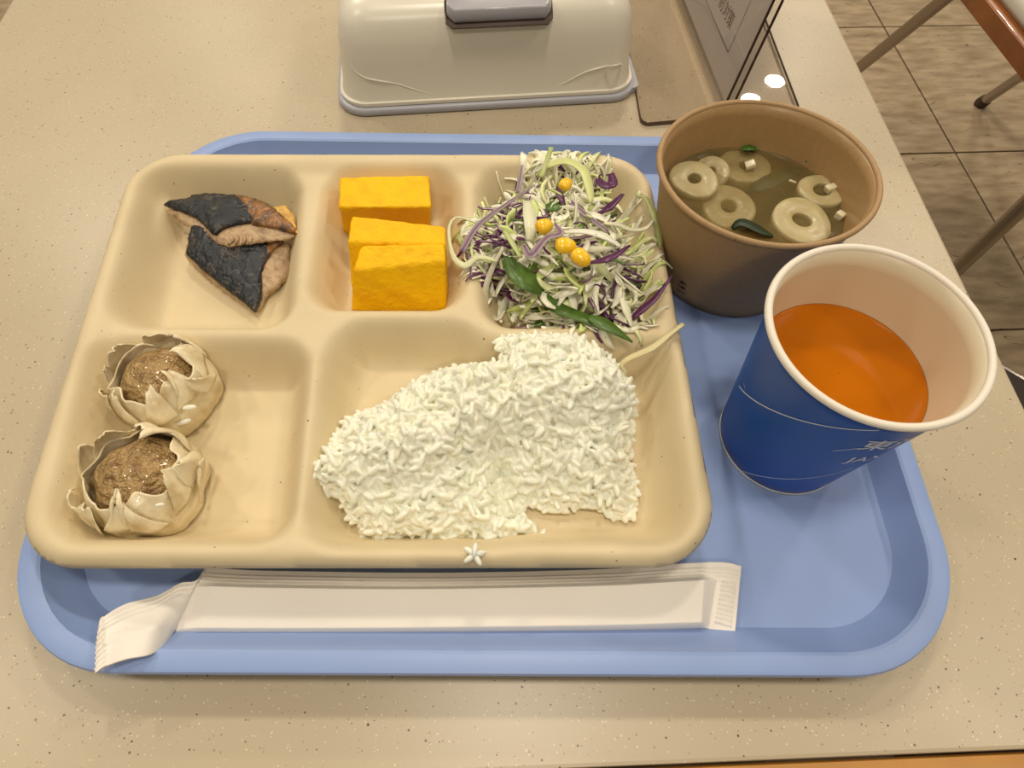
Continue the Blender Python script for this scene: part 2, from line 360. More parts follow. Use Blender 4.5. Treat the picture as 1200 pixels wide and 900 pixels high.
# ------------------------------------------------------------------ chairs to the right of the table
def chair(label, fl, fr, bl, br, seat, seat_mat, frame_mat, back_side, extra=None):
    """legs: (top, foot) pairs; seat: outline corners ccw"""
    t = thing('dining_chair', label, 'chair', group=None)
    for (top, foot) in (fl, fr, bl, br):
        top = np.array(top); foot = np.array(foot); d = (foot-top)/np.linalg.norm(foot-top)
        leg = mesh_obj('leg', *tube([top, foot-d*.012], .0110, 16), M_chrome, t); auto(leg)
        e = foot-d*.0; rf = mesh_obj('rubber_foot', *tube([foot-d*.030, foot-d*.026, foot-d*.004, foot], [.0118, .0135, .0145, .0125], 16), M_rubber, leg)
    out = rounded(seat, .03, 6); z = seat[0][2]
    P0 = np.c_[out, np.full(len(out), z-.028)]; P1 = np.c_[out, np.full(len(out), z-.002)]; cen = out.mean(0)
    ins = lambda k, zz: np.c_[cen+(out-cen)*k, np.full(len(out), zz)]
    V, Fc = loft([ins(.985, z-.03), P0, P1, ins(.985, z), ins(.93, z)], True, True); auto(mesh_obj('seat_frame', V, Fc, frame_mat, t))
    V, Fc = loft([ins(.915, z+.0005), ins(.925, z+.008), ins(.91, z+.02), ins(.86, z+.028), ins(.6, z+.032)], True, True); mesh_obj('seat', V, Fc, seat_mat, t)
    # backrest on the side away from the table
    a, b = np.array(seat[back_side][:2]), np.array(seat[(back_side+1) % 4][:2]); n = (a+b)/2-cen; n /= np.linalg.norm(n)
    for p, q in ((a, b), (b, a)):
        p2 = p+(q-p)*.1
        mesh_obj('back_post', *tube([(*(p2-n*.02), z-.03), (*(p2-n*.012), z+.2), (*(p2+n*.03), z+.42)], .0105, 12), M_chrome, t)
    rows = []
    for k in range(9):
        u = .06+.88*k/8; p = a+(b-a)*u; bow = .02*math.sin(math.pi*k/8)
        rows.append(np.array([[*(p+n*(.012+bow)), z+.24], [*(p+n*(.032+bow)), z+.41], [*(p+n*(.044+bow)), z+.41], [*(p+n*(.024+bow)), z+.24]]))
    V, Fc = loft(rows, True, True); auto(mesh_obj('backrest', V, Fc, frame_mat, t))
    if extra: extra(t)
    center(t); return t
sz = -.27
chair('chrome-legged chair with pale seat and orange-brown wooden rim, beyond the right table edge',
      ((.705, .665, sz-.03), (.675, .66, FZ+.001)), ((.70, 1.075, sz-.03), (.655, 1.30, FZ+.001)),
      ((1.03, 1.10, sz-.03), at(1148, 122, FZ+.001)), ((1.06, .68, sz-.03), (1.13, .62, FZ+.001)),
      [(.735, .645, sz), (1.10, .65, sz), (1.07, 1.14, sz), (.675, 1.12, sz)], M_cushion, M_chwood, 1)
q0, q1 = at(1176, 433.5, sz), at(1200, 447.5, sz); dd = (q1-q0)/np.linalg.norm(q1-q0); nn = np.array([dd[1], -dd[0], 0]); nn = -nn if nn[1] > 0 else nn
P = lambda a, b: q0+dd*a+nn*b
def rail(t):
    mesh_obj('seat_rail', *tube([P(-.13, .0)+[0, 0, .002], P(.24, .0)+[0, 0, .002]], .0028, 10), M_chrome, t)
c4 = [P(-.13, .004), P(-.13, .36), P(.24, .36), P(.24, .004)]
def legp(a, b, s=.03): return (tuple(P(a, b)-[0, 0, .03]), (*(P(a+(s if a > 0 else -s)*.2, b+(s if b > .2 else -s)*.3)[:2]), FZ+.001))
chair('dark-seated chair with a thin chrome rail, tucked at the lower right of the table',
      legp(-.1, .05), legp(.2, .05), legp(-.1, .32), legp(.2, .32), [tuple(c) for c in c4], M_dark, M_dark, 2, rail)

# ------------------------------------------------------------------ blue tray
TW, TL, TCX, TCY, TYAW, TZ = .3615, .2838, -.0096, .1624, .0227, .0168
TF = .003
def tr_ring(l, r, f, b, R, z, n=14):
    q = [(-TW/2+l, -TL/2+f), (TW/2-r, -TL/2+f), (TW/2-r, TL/2-b), (-TW/2+l, TL/2-b)]
    o = rounded(q, R, n); c, s = math.cos(TYAW), math.sin(TYAW)
    return np.c_[TCX+o[:, 0]*c-o[:, 1]*s, TCY+o[:, 0]*s+o[:, 1]*c, np.full(len(o), z)]
def tr4(k, R, z): return tr_ring(k, k, k, k, R, z)
tray = thing('serving_tray', 'pale blue plastic cafeteria tray with rounded corners carrying the meal', 'tray')
rings = [tr4(.030, .03, .0006), tr_ring(.0165, .0145, .0185, .0165, .034, .0006), tr_ring(.0155, .0135, .0175, .0155, .035, .0012), tr4(.0085, .042, .0135), tr4(.0015, .048, .0118), tr4(.0003, .049, .0124), tr4(.0, .0495, .0148), tr4(.0006, .049, .0162), tr4(.002, .048, TZ), tr4(.0070, .044, TZ),
         tr4(.0082, .043, TZ-.0006), tr4(.0090, .042, TZ-.002), tr_ring(.0150, .0130, .0170, .0155, .036, .0052), tr_ring(.0165, .0145, .0185, .0170, .035, .0035), tr_ring(.019, .017, .021, .0195, .033, TF), tr4(.030, .03, TF), tr4(.10, .01, TF)]
V, Fc = loft(rings, True, True)
auto(mesh_obj('tray_body', V, Fc, M_tray, tray), 24)
# faint raised lettering on the tray floor
V, Fc = text_geo('ZIIUIII', .0075); a0 = at(158, 689, TF); V = rotz(V, TYAW)
mesh_obj('embossed_lettering', np.c_[V[:, 0]+a0[0], V[:, 1]+a0[1], V[:, 2]+TF+.00015], Fc, M_tray, tray, smooth=False)
center(tray)

# ------------------------------------------------------------------ compartment plate (moulded pulp)
PZ, LZ, WZ = .032, .0285, .0078
OZ = .0270
outline = rounded([at2(8, 666, OZ), at2(850, 665, OZ), at2(757, 184.5, OZ), at2(159, 183.5, OZ)], .027, 14)
OZ = None
LU = .0300
wells = [[(168, 197), (356, 197), (342, 382), (119, 382)], [(380, 197), (541, 197), (546, 361.5), (354, 361.5)],
         [(554, 197), (746, 197), (788, 381), (561, 383)], [(104, 393), (366, 393), (343, 640), (52, 640)],
         [(388, 371), (566, 371), (620, 641), (350, 641)], [(378, 391), (788, 391), (818, 641), (350, 641)]]
wq = [np.array([at2(x, y, LU) for x, y in wv]) for wv in wells]
def well_d(P, q, r):
    q = q[::-1]; s = np.zeros(len(P)); mn = np.full(len(P), 1e9); cen = q.mean(0)
    for i in range(4):
        a, b = q[i-1], q[i]; n = np.array([-(b-a)[1], (b-a)[0]]); n /= np.linalg.norm(n)
        if (cen-a)@n < 0: n = -n
        d = (P-a)@n; mn = np.minimum(mn, d); s += np.maximum(r-d, 0)**2
    return np.where(mn > r, mn, r-np.sqrt(s))
def smax(a, b, k): h = np.clip(.5+.5*(a-b)/k, 0, 1); return b*(1-h)+a*h+k*h*(1-h)
def sstep(x): x = np.clip(x, 0, 1); return x*x*x*(x*(6*x-15)+10)
def plate_z(x, y, dout=None):
    P = np.stack([x, y], 1)
    if dout is None: dout, _ = poly_sdf(P, outline)
    land = LZ+(PZ-LZ)*(1-sstep((dout-.006)/.012))
    rim = -.0055*(1-np.sqrt(np.clip(1-(1-np.clip(dout/.0068, 0, 1))**2, 0, 1)))
    ds = [well_d(P, q, .0155) for q in wq]
    ds = ds[:4]+[smax(ds[4], ds[5], .006)]
    dep = np.zeros(len(x))
    for d in ds:
        dd = (d+.0015)/.0155; s = .55*sstep(dd)+.45*np.clip(dd, 0, 1); s = np.where(dd > 1, 1, s)
        dep = np.maximum(dep, s)
    z = (land+rim)*(1-dep)+WZ*dep
    c, s = math.cos(-TYAW), math.sin(-TYAW); X = (x-TCX)*c-(y-TCY)*s; Y = (x-TCX)*s+(y-TCY)*c
    qx, qy = np.abs(X)-(TW/2-.045), np.abs(Y)-(TL/2-.045); dt = .045-np.hypot(np.maximum(qx, 0), np.maximum(qy, 0))-np.minimum(np.maximum(qx, qy), 0)
    tz = TF+(TZ-TF)*np.clip((.0165-dt)/.0075, 0, 1)
    return np.maximum(z, tz+.0024)
P2, d2, F2 = sheet(outline, .00135)
z2 = plate_z(P2[:, 0], P2[:, 1], d2)
for _ in range(0): pass
plate = mesh_obj('compartment_plate', np.c_[P2, z2], F2, M_pulp)
sm = plate.modifiers.new('thickness', 'SOLIDIFY'); sm.thickness = .0014; sm.offset = -1
tag(plate, 'beige moulded-pulp lunch plate with five compartments, lying on the blue tray', 'plate')
bmx = bmesh.new(); bmx.from_mesh(plate.data)
if sum(f.normal.z for f in bmx.faces) < 0: bmesh.ops.reverse_faces(bmx, faces=bmx.faces[:])
for _ in range(2): bmesh.ops.smooth_vert(bmx, verts=[v for v in bmx.verts if not v.is_boundary], factor=.5, use_axis_x=False, use_axis_y=False, use_axis_z=True)
bmx.to_mesh(plate.data); bmx.free()
def _pz(x, y): return float(plate_z(np.array([x]), np.array([y]))[0])

_gx = np.arange(-.21, .10, .0015); _gy = np.arange(.03, .29, .0015); _GX, _GY = np.meshgrid(_gx, _gy)
_GZ = plate_z(_GX.ravel(), _GY.ravel()).reshape(_GX.shape)
def pz(x, y): return float(_GZ[min(max(int(round((y-.03)/.0015)), 0), len(_gy)-1), min(max(int(round((x+.21)/.0015)), 0), len(_gx)-1)])

# ------------------------------------------------------------------ grilled mackerel
def outline3(pts, n=1):
    return np.array([at2(*p) for p in pts])
def wobble(poly, amp, seed, step=.0012):
    r = np.random.default_rng(seed); out = []
    for i in range(len(poly)):
        a, b = poly[i-1], poly[i]; m = max(1, int(np.linalg.norm(b-a)/step))
        for k in range(m): out.append(a+(b-a)*k/m+r.normal(0, amp, 2)*(k > 0))
    return np.array(out)
def fish(label, skin_px, belly_px, flesh_px, zf, zs, th, seed, extra_px=None):
    """skin/flesh outlines in plan; zf(x,y): underside height, zs(x,y): mid height of the top"""
    t = thing('mackerel_fillet', label, 'fish', group=None)
    fl = wobble(outline3(flesh_px), .00025, seed)
    V, Fc = solid(fl, .0009, lambda x, y, d: zs(x, y)-.0012+.0020*np.sqrt(np.clip(d/.006, 0, 1))-.0014+.0005*noise2(x, y, 900, seed),
                  lambda x, y, d: zf(x, y)+.0022*(1-np.sqrt(np.clip(d/.004, 0, 1))))
    mesh_obj('flesh', V, Fc, M_flesh, t)
    sk = wobble(outline3(skin_px), .00018, seed+1)
    top = lambda k: (lambda x, y, d: zs(x, y)+.0022*np.sqrt(np.clip(d/.007, 0, 1))+.0004*noise2(x, y, 700, seed+3)+k)
    V, Fc = solid(sk, .0008, top(.0006), top(-.0008)); mesh_obj('skin', V, Fc, M_skin, t)
    if belly_px:
        bl = wobble(outline3(belly_px), .00018, seed+2)
        V, Fc = solid(bl, .0008, top(.0003), top(-.0010)); b = mesh_obj('belly_skin', V, Fc, M_skinb, t); b['label'] = 'orange-brown grilled belly skin'
    if extra_px:
        bl = wobble(outline3(extra_px), .00018, seed+5)
        V, Fc = solid(bl, .0008, top(-.0006), top(-.0022)); b = mesh_obj('fat_edge', V, Fc, M_yellowskin, t); b['label'] = 'yellow fatty edge'
    return t
z1 = .026
def pl(a, b, c):
    A = np.array([[*at2(*p[:2], p[2]), 1] for p in (a, b, c)]); k = np.linalg.solve(A, [a[2], b[2], c[2]])
    return lambda x, y: k[0]*x+k[1]*y+k[2]
S2 = pl((228, 270, .0190), (300, 360, .0135), (335, 290, .0180))
F2s = lambda x, y: np.full_like(x, WZ+.0006)
zz = .0165
f2 = fish('lower dark-skinned grilled mackerel piece, a triangle tucked under the other one',
     [(228, 266, zz), (219, 299, zz), (240, 318, zz), (262, 335, zz), (280, 348, zz), (297, 362, zz), (305, 345, zz), (306, 318, zz), (314, 303, zz), (322, 290, zz), (330, 280, zz), (300, 272, zz)],
     [(304, 320, zz), (300, 290, zz), (305, 276, zz), (334, 278, zz), (333, 287, zz), (322, 294, zz), (313, 306, zz)],
     [(229, 268, .014), (219, 303, .012), (243, 325, .012), (268, 344, .012), (285, 355, .012), (297, 363, .013), (304, 358, .013), (311, 345, .013), (327, 332, .013), (338, 319, .014), (339, 308, .014), (340, 287, .015), (300, 272, .016)],
     F2s, S2, .008, 11)
S1 = pl((195, 236, .0215), (345, 270, .0255), (250, 285, .0235))
F1 = lambda x, y: S1(x, y)-.0052
z1 = .0235
f1 = fish('upper dark-skinned grilled mackerel piece with orange belly and yellow tip, lying on the other one',
     [(190, 237, z1), (197, 233, z1), (222, 230, z1), (224, 227, z1), (250, 226, z1), (278, 230, z1), (290, 240, z1), (298, 262, z1), (272, 265, z1), (262, 268, z1), (252, 275, z1), (247, 272, z1), (233, 257, z1), (219, 249, z1), (205, 243, z1)],
     [(272, 227, z1), (290, 231, z1), (310, 238, z1), (330, 252, z1), (349, 272, z1), (346, 276, z1), (318, 269, z1), (296, 264, z1), (286, 245, z1)],
     [(189, 239, z1), (222, 230, z1), (278, 229, z1), (310, 240, z1), (349, 274, z1), (336, 279, z1), (300, 282, z1), (277, 284, z1), (270, 286, z1), (255, 282, z1), (243, 273, z1), (225, 262, z1), (213, 258, z1), (202, 249, z1)],
     F1, S1, .007, 21, [(318, 246, z1), (322, 243, z1), (334, 242, z1), (344, 252, z1), (350, 277, z1), (338, 268, z1)])
mesh_obj('flesh_flake', *join([ribbon(spline([at(270+k*8, 276, .0235), at(272+k*7, 281, .0235), at(267+k*9, 287, .022)], 6), [.001, .002, .0022, .002, .0014, .0008], .0008, k, k+1) for k in range(4)]), M_flesh, f1)['kind'] = 'stuff'
center(f1); center(f2)

# ------------------------------------------------------------------ rolled egg blocks
def hexa(c, name, m, seed, cuts=14, bev=.0016, amp=.0004):
    """c: 8 corners, bottom ccw then top ccw"""
    bm = bmesh.new(); vs = [bm.verts.new(p) for p in c]
    for f in ((0, 3, 2, 1), (4, 5, 6, 7), (0, 1, 5, 4), (1, 2, 6, 5), (2, 3, 7, 6), (3, 0, 4, 7)): bm.faces.new([vs[i] for i in f])
    bmesh.ops.bevel(bm, geom=bm.edges[:], offset=bev, segments=3, affect='EDGES', profile=.6)
    bmesh.ops.triangulate(bm, faces=bm.faces[:])
    for _ in range(4): bmesh.ops.subdivide_edges(bm, edges=[e for e in bm.edges if e.calc_length() > .0022], cuts=1); bmesh.ops.triangulate(bm, faces=[f for f in bm.faces if len(f.verts) > 3])
    bm.normal_update(); P = np.array([v.co[:] for v in bm.verts])
    n = noise2(P[:, 0]+P[:, 2]*.7, P[:, 1]-P[:, 2]*.5, 330, seed)+.5*noise2(P[:, 0]-P[:, 2], P[:, 1]+P[:, 2], 900, seed+1)
    for v, k in zip(bm.verts, n): v.co += v.normal*float(k)*amp
    me = bpy.data.meshes.new(name); bm.to_mesh(me); bm.free(); me.materials.append(m)
    me.polygons.foreach_set('use_smooth', [True]*len(me.polygons)); o = bpy.data.objects.new(name, me); C.objects.link(o); return o
def egg(tl, tr, fr, fl, zt, bl, br, zb, seed, label, dback=.004):
    T = [at(*fl, zt[0]), at(*fr, zt[0]), at(*tr, zt[1]), at(*tl, zt[1])]
    B0, B1 = at(*bl, zb), at(*br, zb)
    dep = (T[3]+T[2]-T[0]-T[1])/2; dep = np.array([dep[0], dep[1], 0]); dep *= (np.linalg.norm(dep)+dback)/np.linalg.norm(dep)
    Bo = [B0, B1, B1+dep, B0+dep]
    o = hexa(Bo+T, 'rolled_egg', M_egg, seed); return tag(o, label, 'egg', 'yellow rolled egg slices')
egg((398, 207), (503, 205), (505, 243), (397, 243), (.0345, .0345), (403, 276), (505, 270), .0095, 3, 'rearmost yellow rolled omelette block, standing at the far wall of its compartment', .001)
egg((412, 252), (522, 264), (523, 287), (407, 283), (.036, .036), (413, 343), (524, 345), .0095, 5, 'middle yellow rolled omelette block, half hidden between the other two', 0)
egg((424, 287), (521, 284), (523, 306), (413, 318), (.0345, .037), (411, 366), (523, 366), .0092, 8, 'front yellow rolled omelette block, leaning with its broad side to the viewer', 0)

# ------------------------------------------------------------------ shumai dumplings
def shumai(label, cx, cy, R, seed, topdx, open_px):
    t = thing('shumai_dumpling', label, 'dumpling', group='shumai dumplings'); r = np.random.default_rng(seed)
    c = at(cx, cy, .020); X0, Y0 = c[0], c[1]; H = .0245; n = 90; th = np.arange(n)*2*math.pi/n
    zb = WZ+.0006
    ph = r.uniform(0, 6.28, 6)
    def rad(th, v): return 1+.035*np.sin(3*th+ph[0])+.03*np.sin(5*th+ph[1]+3*v)+.018*np.sin(9*th+ph[2]+4*v)
    rings = []
    for v in np.linspace(0, 1, 22):   # filling: domed lump
        a = v*math.pi/2; rr = R*.93*math.cos(a)**.75; z = zb+.001+(H-.001)*math.sin(a)**.85
        R2 = rr*rad(th, v); x = X0+R2*np.cos(th)+topdx[0]*v; y = Y0+R2*np.sin(th)+topdx[1]*v
        rings.append(np.stack([x, y, z+.0010*noise2(x, y, 600, seed)*v], 1))
    V, Fc = loft(rings, True, True); mesh_obj('filling', V, Fc, M_filling, t)
    # wrapper: ruffled cup, open at the top-left, with an uneven edge
    rings = []; edge = .60+.14*np.cos(th+1.0)+.07*np.sin(4*th+ph[4])+.05*np.sin(7*th+ph[5])
    def shell(tt, u, lift=0):
        a = min(u, 1)*math.pi/2*.96; rr = R*(.97*math.cos(a)**.62)*float(rad(tt, u))*(.90+.10*min(1, u*6))+.0006+lift
        fo = .0010*abs(math.sin(4.5*tt+ph[2]+1.3*u)); z = zb+(H+.001)*math.sin(a)**.9+lift*.6
        return np.array([X0+(rr+fo)*math.cos(tt)+topdx[0]*u, Y0+(rr+fo)*math.sin(tt)+topdx[1]*u, z])
    for v in np.linspace(0, 1, 24):
        rings.append(np.array([shell(tt, v*e, .0008*max(0, v-.7)*(1+math.sin(6*tt))/.3) for tt, e in zip(th, edge)]))
    V, Fc = loft(rings); o = mesh_obj('wrapper', V, Fc, M_wrap, t)
    s = o.modifiers.new('thickness', 'SOLIDIFY'); s.thickness = .0007; s.offset = 1
    # folded flaps: petals growing from the cup, some lying over the meat, some flaring outwards
    for k, (deg, u0, u1, wd, flare, skew) in enumerate(open_px):
        t0 = math.radians(deg); nu, nv = 13, 12; A = []; pr = r.uniform(0, 6, 3)
        for i in range(nv):
            v = i/(nv-1); row = []
            for j in range(nu):
                q = -1+2*j/(nu-1); wv = wd*(1-.55*v**1.6+.12*math.sin(3*v+pr[0])); rag = .06*math.sin(5*q+pr[1])+.04*math.sin(11*q+pr[2])
                u = u0+(u1-u0)*v*(1-.28*q*q+rag); lift = .5*flare*v**1.3+.0011*(1-q*q)*v+.0012*abs(math.sin(2.2*q+pr[2]))*v+.0004+.00025*k
                row.append(shell(t0+q*wv+skew*v, u, lift))
            A.append(row)
        A = np.array(A).reshape(-1, 3); Fc = [(i*nu+j, i*nu+j+1, (i+1)*nu+j+1, (i+1)*nu+j) for i in range(nv-1) for j in range(nu-1)]
        o = mesh_obj('wrapper_flap', A, Fc, M_wrap, t); s = o.modifiers.new('thickness', 'SOLIDIFY'); s.thickness = .0006; s.offset = 1
    center(t); return t
shumai('rear shumai dumpling, nearer the fish compartment, with two rice grains on its side', 194, 452, .0202, 31, (-.002, .0015),
       [(150, .25, .80, .42, .0060, .1), (185, .30, .66, .25, .0040, -.1), (100, .35, .78, .50, .0026, 0), (60, .35, .82, .35, .0022, .2), (20, .40, .95, .38, .0008, .3),
        (-30, .40, .98, .36, .0004, .2), (-70, .35, .92, .34, .0006, .1), (-115, .30, .80, .30, .0010, -.2), (-150, .25, .62, .28, .0010, .1), (0, .30, .70, .2, .0030, -.3)])
shumai('front shumai dumpling, nearer the plate edge, with an open frilled wrapper', 170, 566, .0214, 47, (-.0015, .002),
       [(130, .25, .82, .5, .0052, .1), (165, .25, .72, .32, .0066, -.1), (85, .35, .86, .5, .0026, 0), (50, .35, .95, .30, .0030, .4), (205, .20, .62, .34, .0036, .1),
        (15, .30, .72, .35, .0012, -.2), (-20, .30, .80, .38, .0006, .2), (-65, .30, .92, .36, .0010, -.3), (-95, .35, 1.0, .24, .0022, .3), (-130, .25, .72, .34, .0010, .2), (-5, .15, .45, .22, .0034, .3)])
def grain_geo(L=.0064, Wd=.0029, seg=7, rings=5):
    V = []; Fc = []
    for i in range(rings+1):
        a = math.pi*i/rings
        for j in range(seg):
            b = 2*math.pi*j/seg; s = math.sin(a)**.8 if 0 < i < rings else .02
            V.append((-L/2*math.cos(a), Wd/2*s*math.cos(b)+.0003*math.sin(a), Wd/2*.85*s*math.sin(b)))
    for i in range(rings):
        for j in range(seg): Fc.append((i*seg+j, i*seg+(j+1) % seg, (i+1)*seg+(j+1) % seg, (i+1)*seg+j))
    return np.array(V), Fc
GV, GF = grain_geo()
def rot3(yaw, pitch, roll):
    return np.array(Matrix.Rotation(yaw, 3, 'Z') @ Matrix.Rotation(pitch, 3, 'Y') @ Matrix.Rotation(roll, 3, 'X'))
for (x, y, z, a, lab) in ((222, 478, .0262, .15, 'rice grain stuck on the rear shumai, upper one'), (216, 495, .0200, .45, 'rice grain stuck on the rear shumai, lower one'), (187, 592, .0345, .2, 'tiny rice grain stuck on top of the front shumai')):
    o = mesh_obj('rice_grain', (GV*(.9 if y < 580 else .55))@rot3(a, 0, 0).T+at(x, y, z), GF, M_rice); tag(o, lab, 'rice grain')

# ------------------------------------------------------------------ rice
rp = [(359, 553, .024), (376, 536, .021), (398, 503, .018), (412, 490, .018), (432, 484, .018), (450, 476, .02), (470, 462, .022), (492, 448, .024), (512, 437, .026), (540, 432, .027), (566, 430, .027), (588, 425, .027), (594, 414, .028), (584, 399, .029),
      (602, 394, .029), (640, 393, .029), (668, 395, .029), (678, 397, .029), (700, 410, .028), (716, 424, .026), (734, 444, .024), (743, 468, .022), (738, 500, .018), (737, 540, .013), (742, 570, .011), (741, 602, .010), (726, 606, .010), (708, 594, .011),
      (690, 588, .012), (672, 590, .012), (655, 596, .012), (632, 590, .012), (612, 580, .013), (604, 590, .012), (612, 606, .010), (626, 622, .010), (612, 636, .0095), (580, 638, .0095), (545, 630, .0095), (520, 637, .0095), (480, 634, .0095), (436, 637, .010), (424, 622, .011), (412, 600, .014), (396, 580, .018), (376, 568, .022)]
rpoly = np.array([at2(*p) for p in rp]); rz = np.array([p[2] for p in rp])
def rice_z(x, y, d):
    P = np.stack([x, y], 1); D = ((P[:, None]-rpoly[None])**2).sum(2)+1e-8; w_ = D**-1.5; base = (w_*rz).sum(1)/w_.sum(1)
    g = np.zeros(len(x))
    for (px, py, s, h) in ((480, 520, .024, .0150), (560, 480, .020, .015), (660, 470, .024, .018), (640, 425, .016, .008), (690, 530, .016, .012), (470, 600, .018, .011), (560, 600, .014, .009)):
        c = at2(px, py, .028); g = np.maximum(g, h*np.exp(-((x-c[0])**2+(y-c[1])**2)/(2*s*s)))
    e = 1-np.exp(-np.clip(d, 0, None)/.0055)
    c1, c2 = at2(575, 470, .03), at2(590, 590, .02); tt = np.clip(((P-c1)@(c2-c1))/((c2-c1)@(c2-c1)), 0, 1); q = np.hypot(*(P-(c1+tt[:, None]*(c2-c1))).T)
    cre = .008*np.exp(-(q/.0045)**2)*(.3+.7*tt)
    return np.maximum(base-.5*cre*e, WZ+.001)+(g*e-cre*e)+.0032*noise2(x, y, 260, 5)*e+.0007*noise2(x, y, 800, 6)*e
V, Fc = solid(rpoly, .0016, lambda x, y, d: np.maximum(rice_z(x, y, d)-.0016, WZ+.0005), lambda x, y, d: np.maximum(np.minimum(plate_z(x, y)+.0004, rice_z(x, y, d)-.003), WZ+.0004))
VV = [np.array(V)]; FF = list(Fc); off = len(V)
lo, hi = rpoly.min(0), rpoly.max(0); pts = rng.uniform(lo, hi, (26000, 2)); dd_, _ = poly_sdf(pts, rpoly); keep = dd_ > -.0012; pts = pts[keep]; dd_ = dd_[keep]
def darts(P, D, mind, nmax):
    cell = {}; out = []
    for k in range(len(P)):
        cx_, cy_ = int(P[k, 0]//mind), int(P[k, 1]//mind); ok = True
        for i in (-1, 0, 1):
            for j in (-1, 0, 1):
                for q in cell.get((cx_+i, cy_+j), ()):
                    if (q[0]-P[k, 0])**2+(q[1]-P[k, 1])**2 < mind*mind: ok = False
        if ok: cell.setdefault((cx_, cy_), []).append(P[k]); out.append(k)
        if len(out) >= nmax: break
    return out
for mind, zo, zj, nmax in ((.00165, -.0012, .0006, 3000), (.0024, .0006, .0007, 1500), (.0052, .0022, .0006, 200)):
    perm = rng.permutation(len(pts)); ks = perm[darts(pts[perm], dd_[perm], mind, nmax)]; x_, y_ = pts[ks, 0], pts[ks, 1]
    z_ = rice_z(x_, y_, dd_[ks]); gx = (rice_z(x_+.0012, y_, dd_[ks])-rice_z(x_-.0012, y_, dd_[ks]))/.0024; gy = (rice_z(x_, y_+.0012, dd_[ks])-rice_z(x_, y_-.0012, dd_[ks]))/.0024
    yaw_ = 2.2*noise2(x_, y_, 260, 31)+rng.normal(0, .9, len(ks))
    for i in range(len(ks)):
        if zo > 0 and dd_[ks[i]] < .001: continue
        yw = yaw_[i]; sl = gx[i]*math.cos(yw)+gy[i]*math.sin(yw); pit = -math.atan(max(-1.2, min(1.2, sl)))+random.gauss(0, .2)
        G = GV*random.uniform(.85, 1.1); G[:, 1] += random.uniform(-.25, .25)*G[:, 0]**2/.006
        zc = z_[i]+zo+random.uniform(-zj, zj)
        VV.append(G@rot3(yw, pit, random.uniform(0, 6)).T+np.array([x_[i], y_[i], max(zc, WZ+.0015)])); FF += [tuple(q+off for q in f) for f in GF]; off += len(GV)
rice = mesh_obj('steamed_rice', np.concatenate(VV), FF, M_rice)
rm = rice.modifiers.new('glue', 'REMESH'); rm.mode = 'VOXEL'; rm.voxel_size = .00038; rm.use_smooth_shade = True
bpy.context.view_layer.update(); _m = bpy.data.meshes.new_from_object(rice.evaluated_get(bpy.context.evaluated_depsgraph_get())); rice.modifiers.clear(); rice.data = _m
if not _m.materials: _m.materials.append(M_rice)
_m.polygons.foreach_set('use_smooth', [True]*len(_m.polygons))
tag(rice, 'mound of white steamed rice heaped in the largest plate compartment', 'rice', kind='stuff')
def clump(lab, px, py, z, arms, seed):
    r = random.Random(seed); c = at(px, py, z); parts = []
    for a in arms:
        parts.append(((GV*.95)@rot3(a, r.gauss(0, .15), r.uniform(0, 6)).T+c+np.array([math.cos(a), math.sin(a), 0])*.0016, GF))
    o = mesh_obj('rice_clump', *join(parts), M_rice); return tag(o, lab, 'rice')
clump('small star-shaped clump of rice grains fallen on the front plate rim', 556, 650, .0335, [.3, 1.5, 2.6, 3.8, 5.3], 1)
o = mesh_obj('rice_grain', GV@rot3(1.2, 0, 0).T+at(636, 628, .0098), GF, M_rice); tag(o, 'single loose rice grain on the compartment floor in front of the rice mound', 'rice grain')

# ------------------------------------------------------------------ salad
sp = [(556, 250), (585, 228), (610, 205), (640, 190), (675, 188), (705, 198), (722, 225), (732, 260), (745, 290), (758, 320), (760, 350), (750, 375), (725, 388), (695, 384), (670, 376), (640, 366), (610, 350), (590, 330), (568, 318), (556, 300)]
spoly = np.array([at2(x, y, .028) for x, y in sp])
def sal_z(P):
    d, _ = poly_sdf(P, spoly); c = at2(665, 285, .035); g = np.exp(-((P-c)**2).sum(1)/(2*.034**2)); return .013+.034*g*(1-np.exp(-np.clip(d, 0, 1)/.010))+.0015*noise2(P[:, 0], P[:, 1], 350, 4)
def shred(c, yaw, L, W_, th, bend, pitch, tw, seed, taper=True):
    r = np.random.default_rng(seed); n = 9; s = np.linspace(-.5, .5, n); a = yaw+bend*s; st = L/(n-1)
    pts = [np.zeros(3)]; pit = pitch+r.normal(0, .25)*s*2-.9*np.abs(s)*r.uniform(.1, 1)*np.sign(s)
    for k in range(1, n): pts.append(pts[-1]+st*np.array([math.cos(a[k])*math.cos(pit[k]), math.sin(a[k])*math.cos(pit[k]), math.sin(pit[k])]))
    pts = np.array(pts); pts += np.array(c)-pts.mean(0)
    w_ = W_*(1-.65*np.abs(2*s)**2.5) if taper else W_*np.ones(n)
    w_ = w_*(1+r.normal(0, .12, n))
    for p in pts: p[2] = max(p[2], pz(p[0], p[1])+.0012)
    return ribbon(pts, w_, th, r.uniform(-.8, .8), r.uniform(-.8, .8)+tw, cup=r.uniform(-.3, .5))
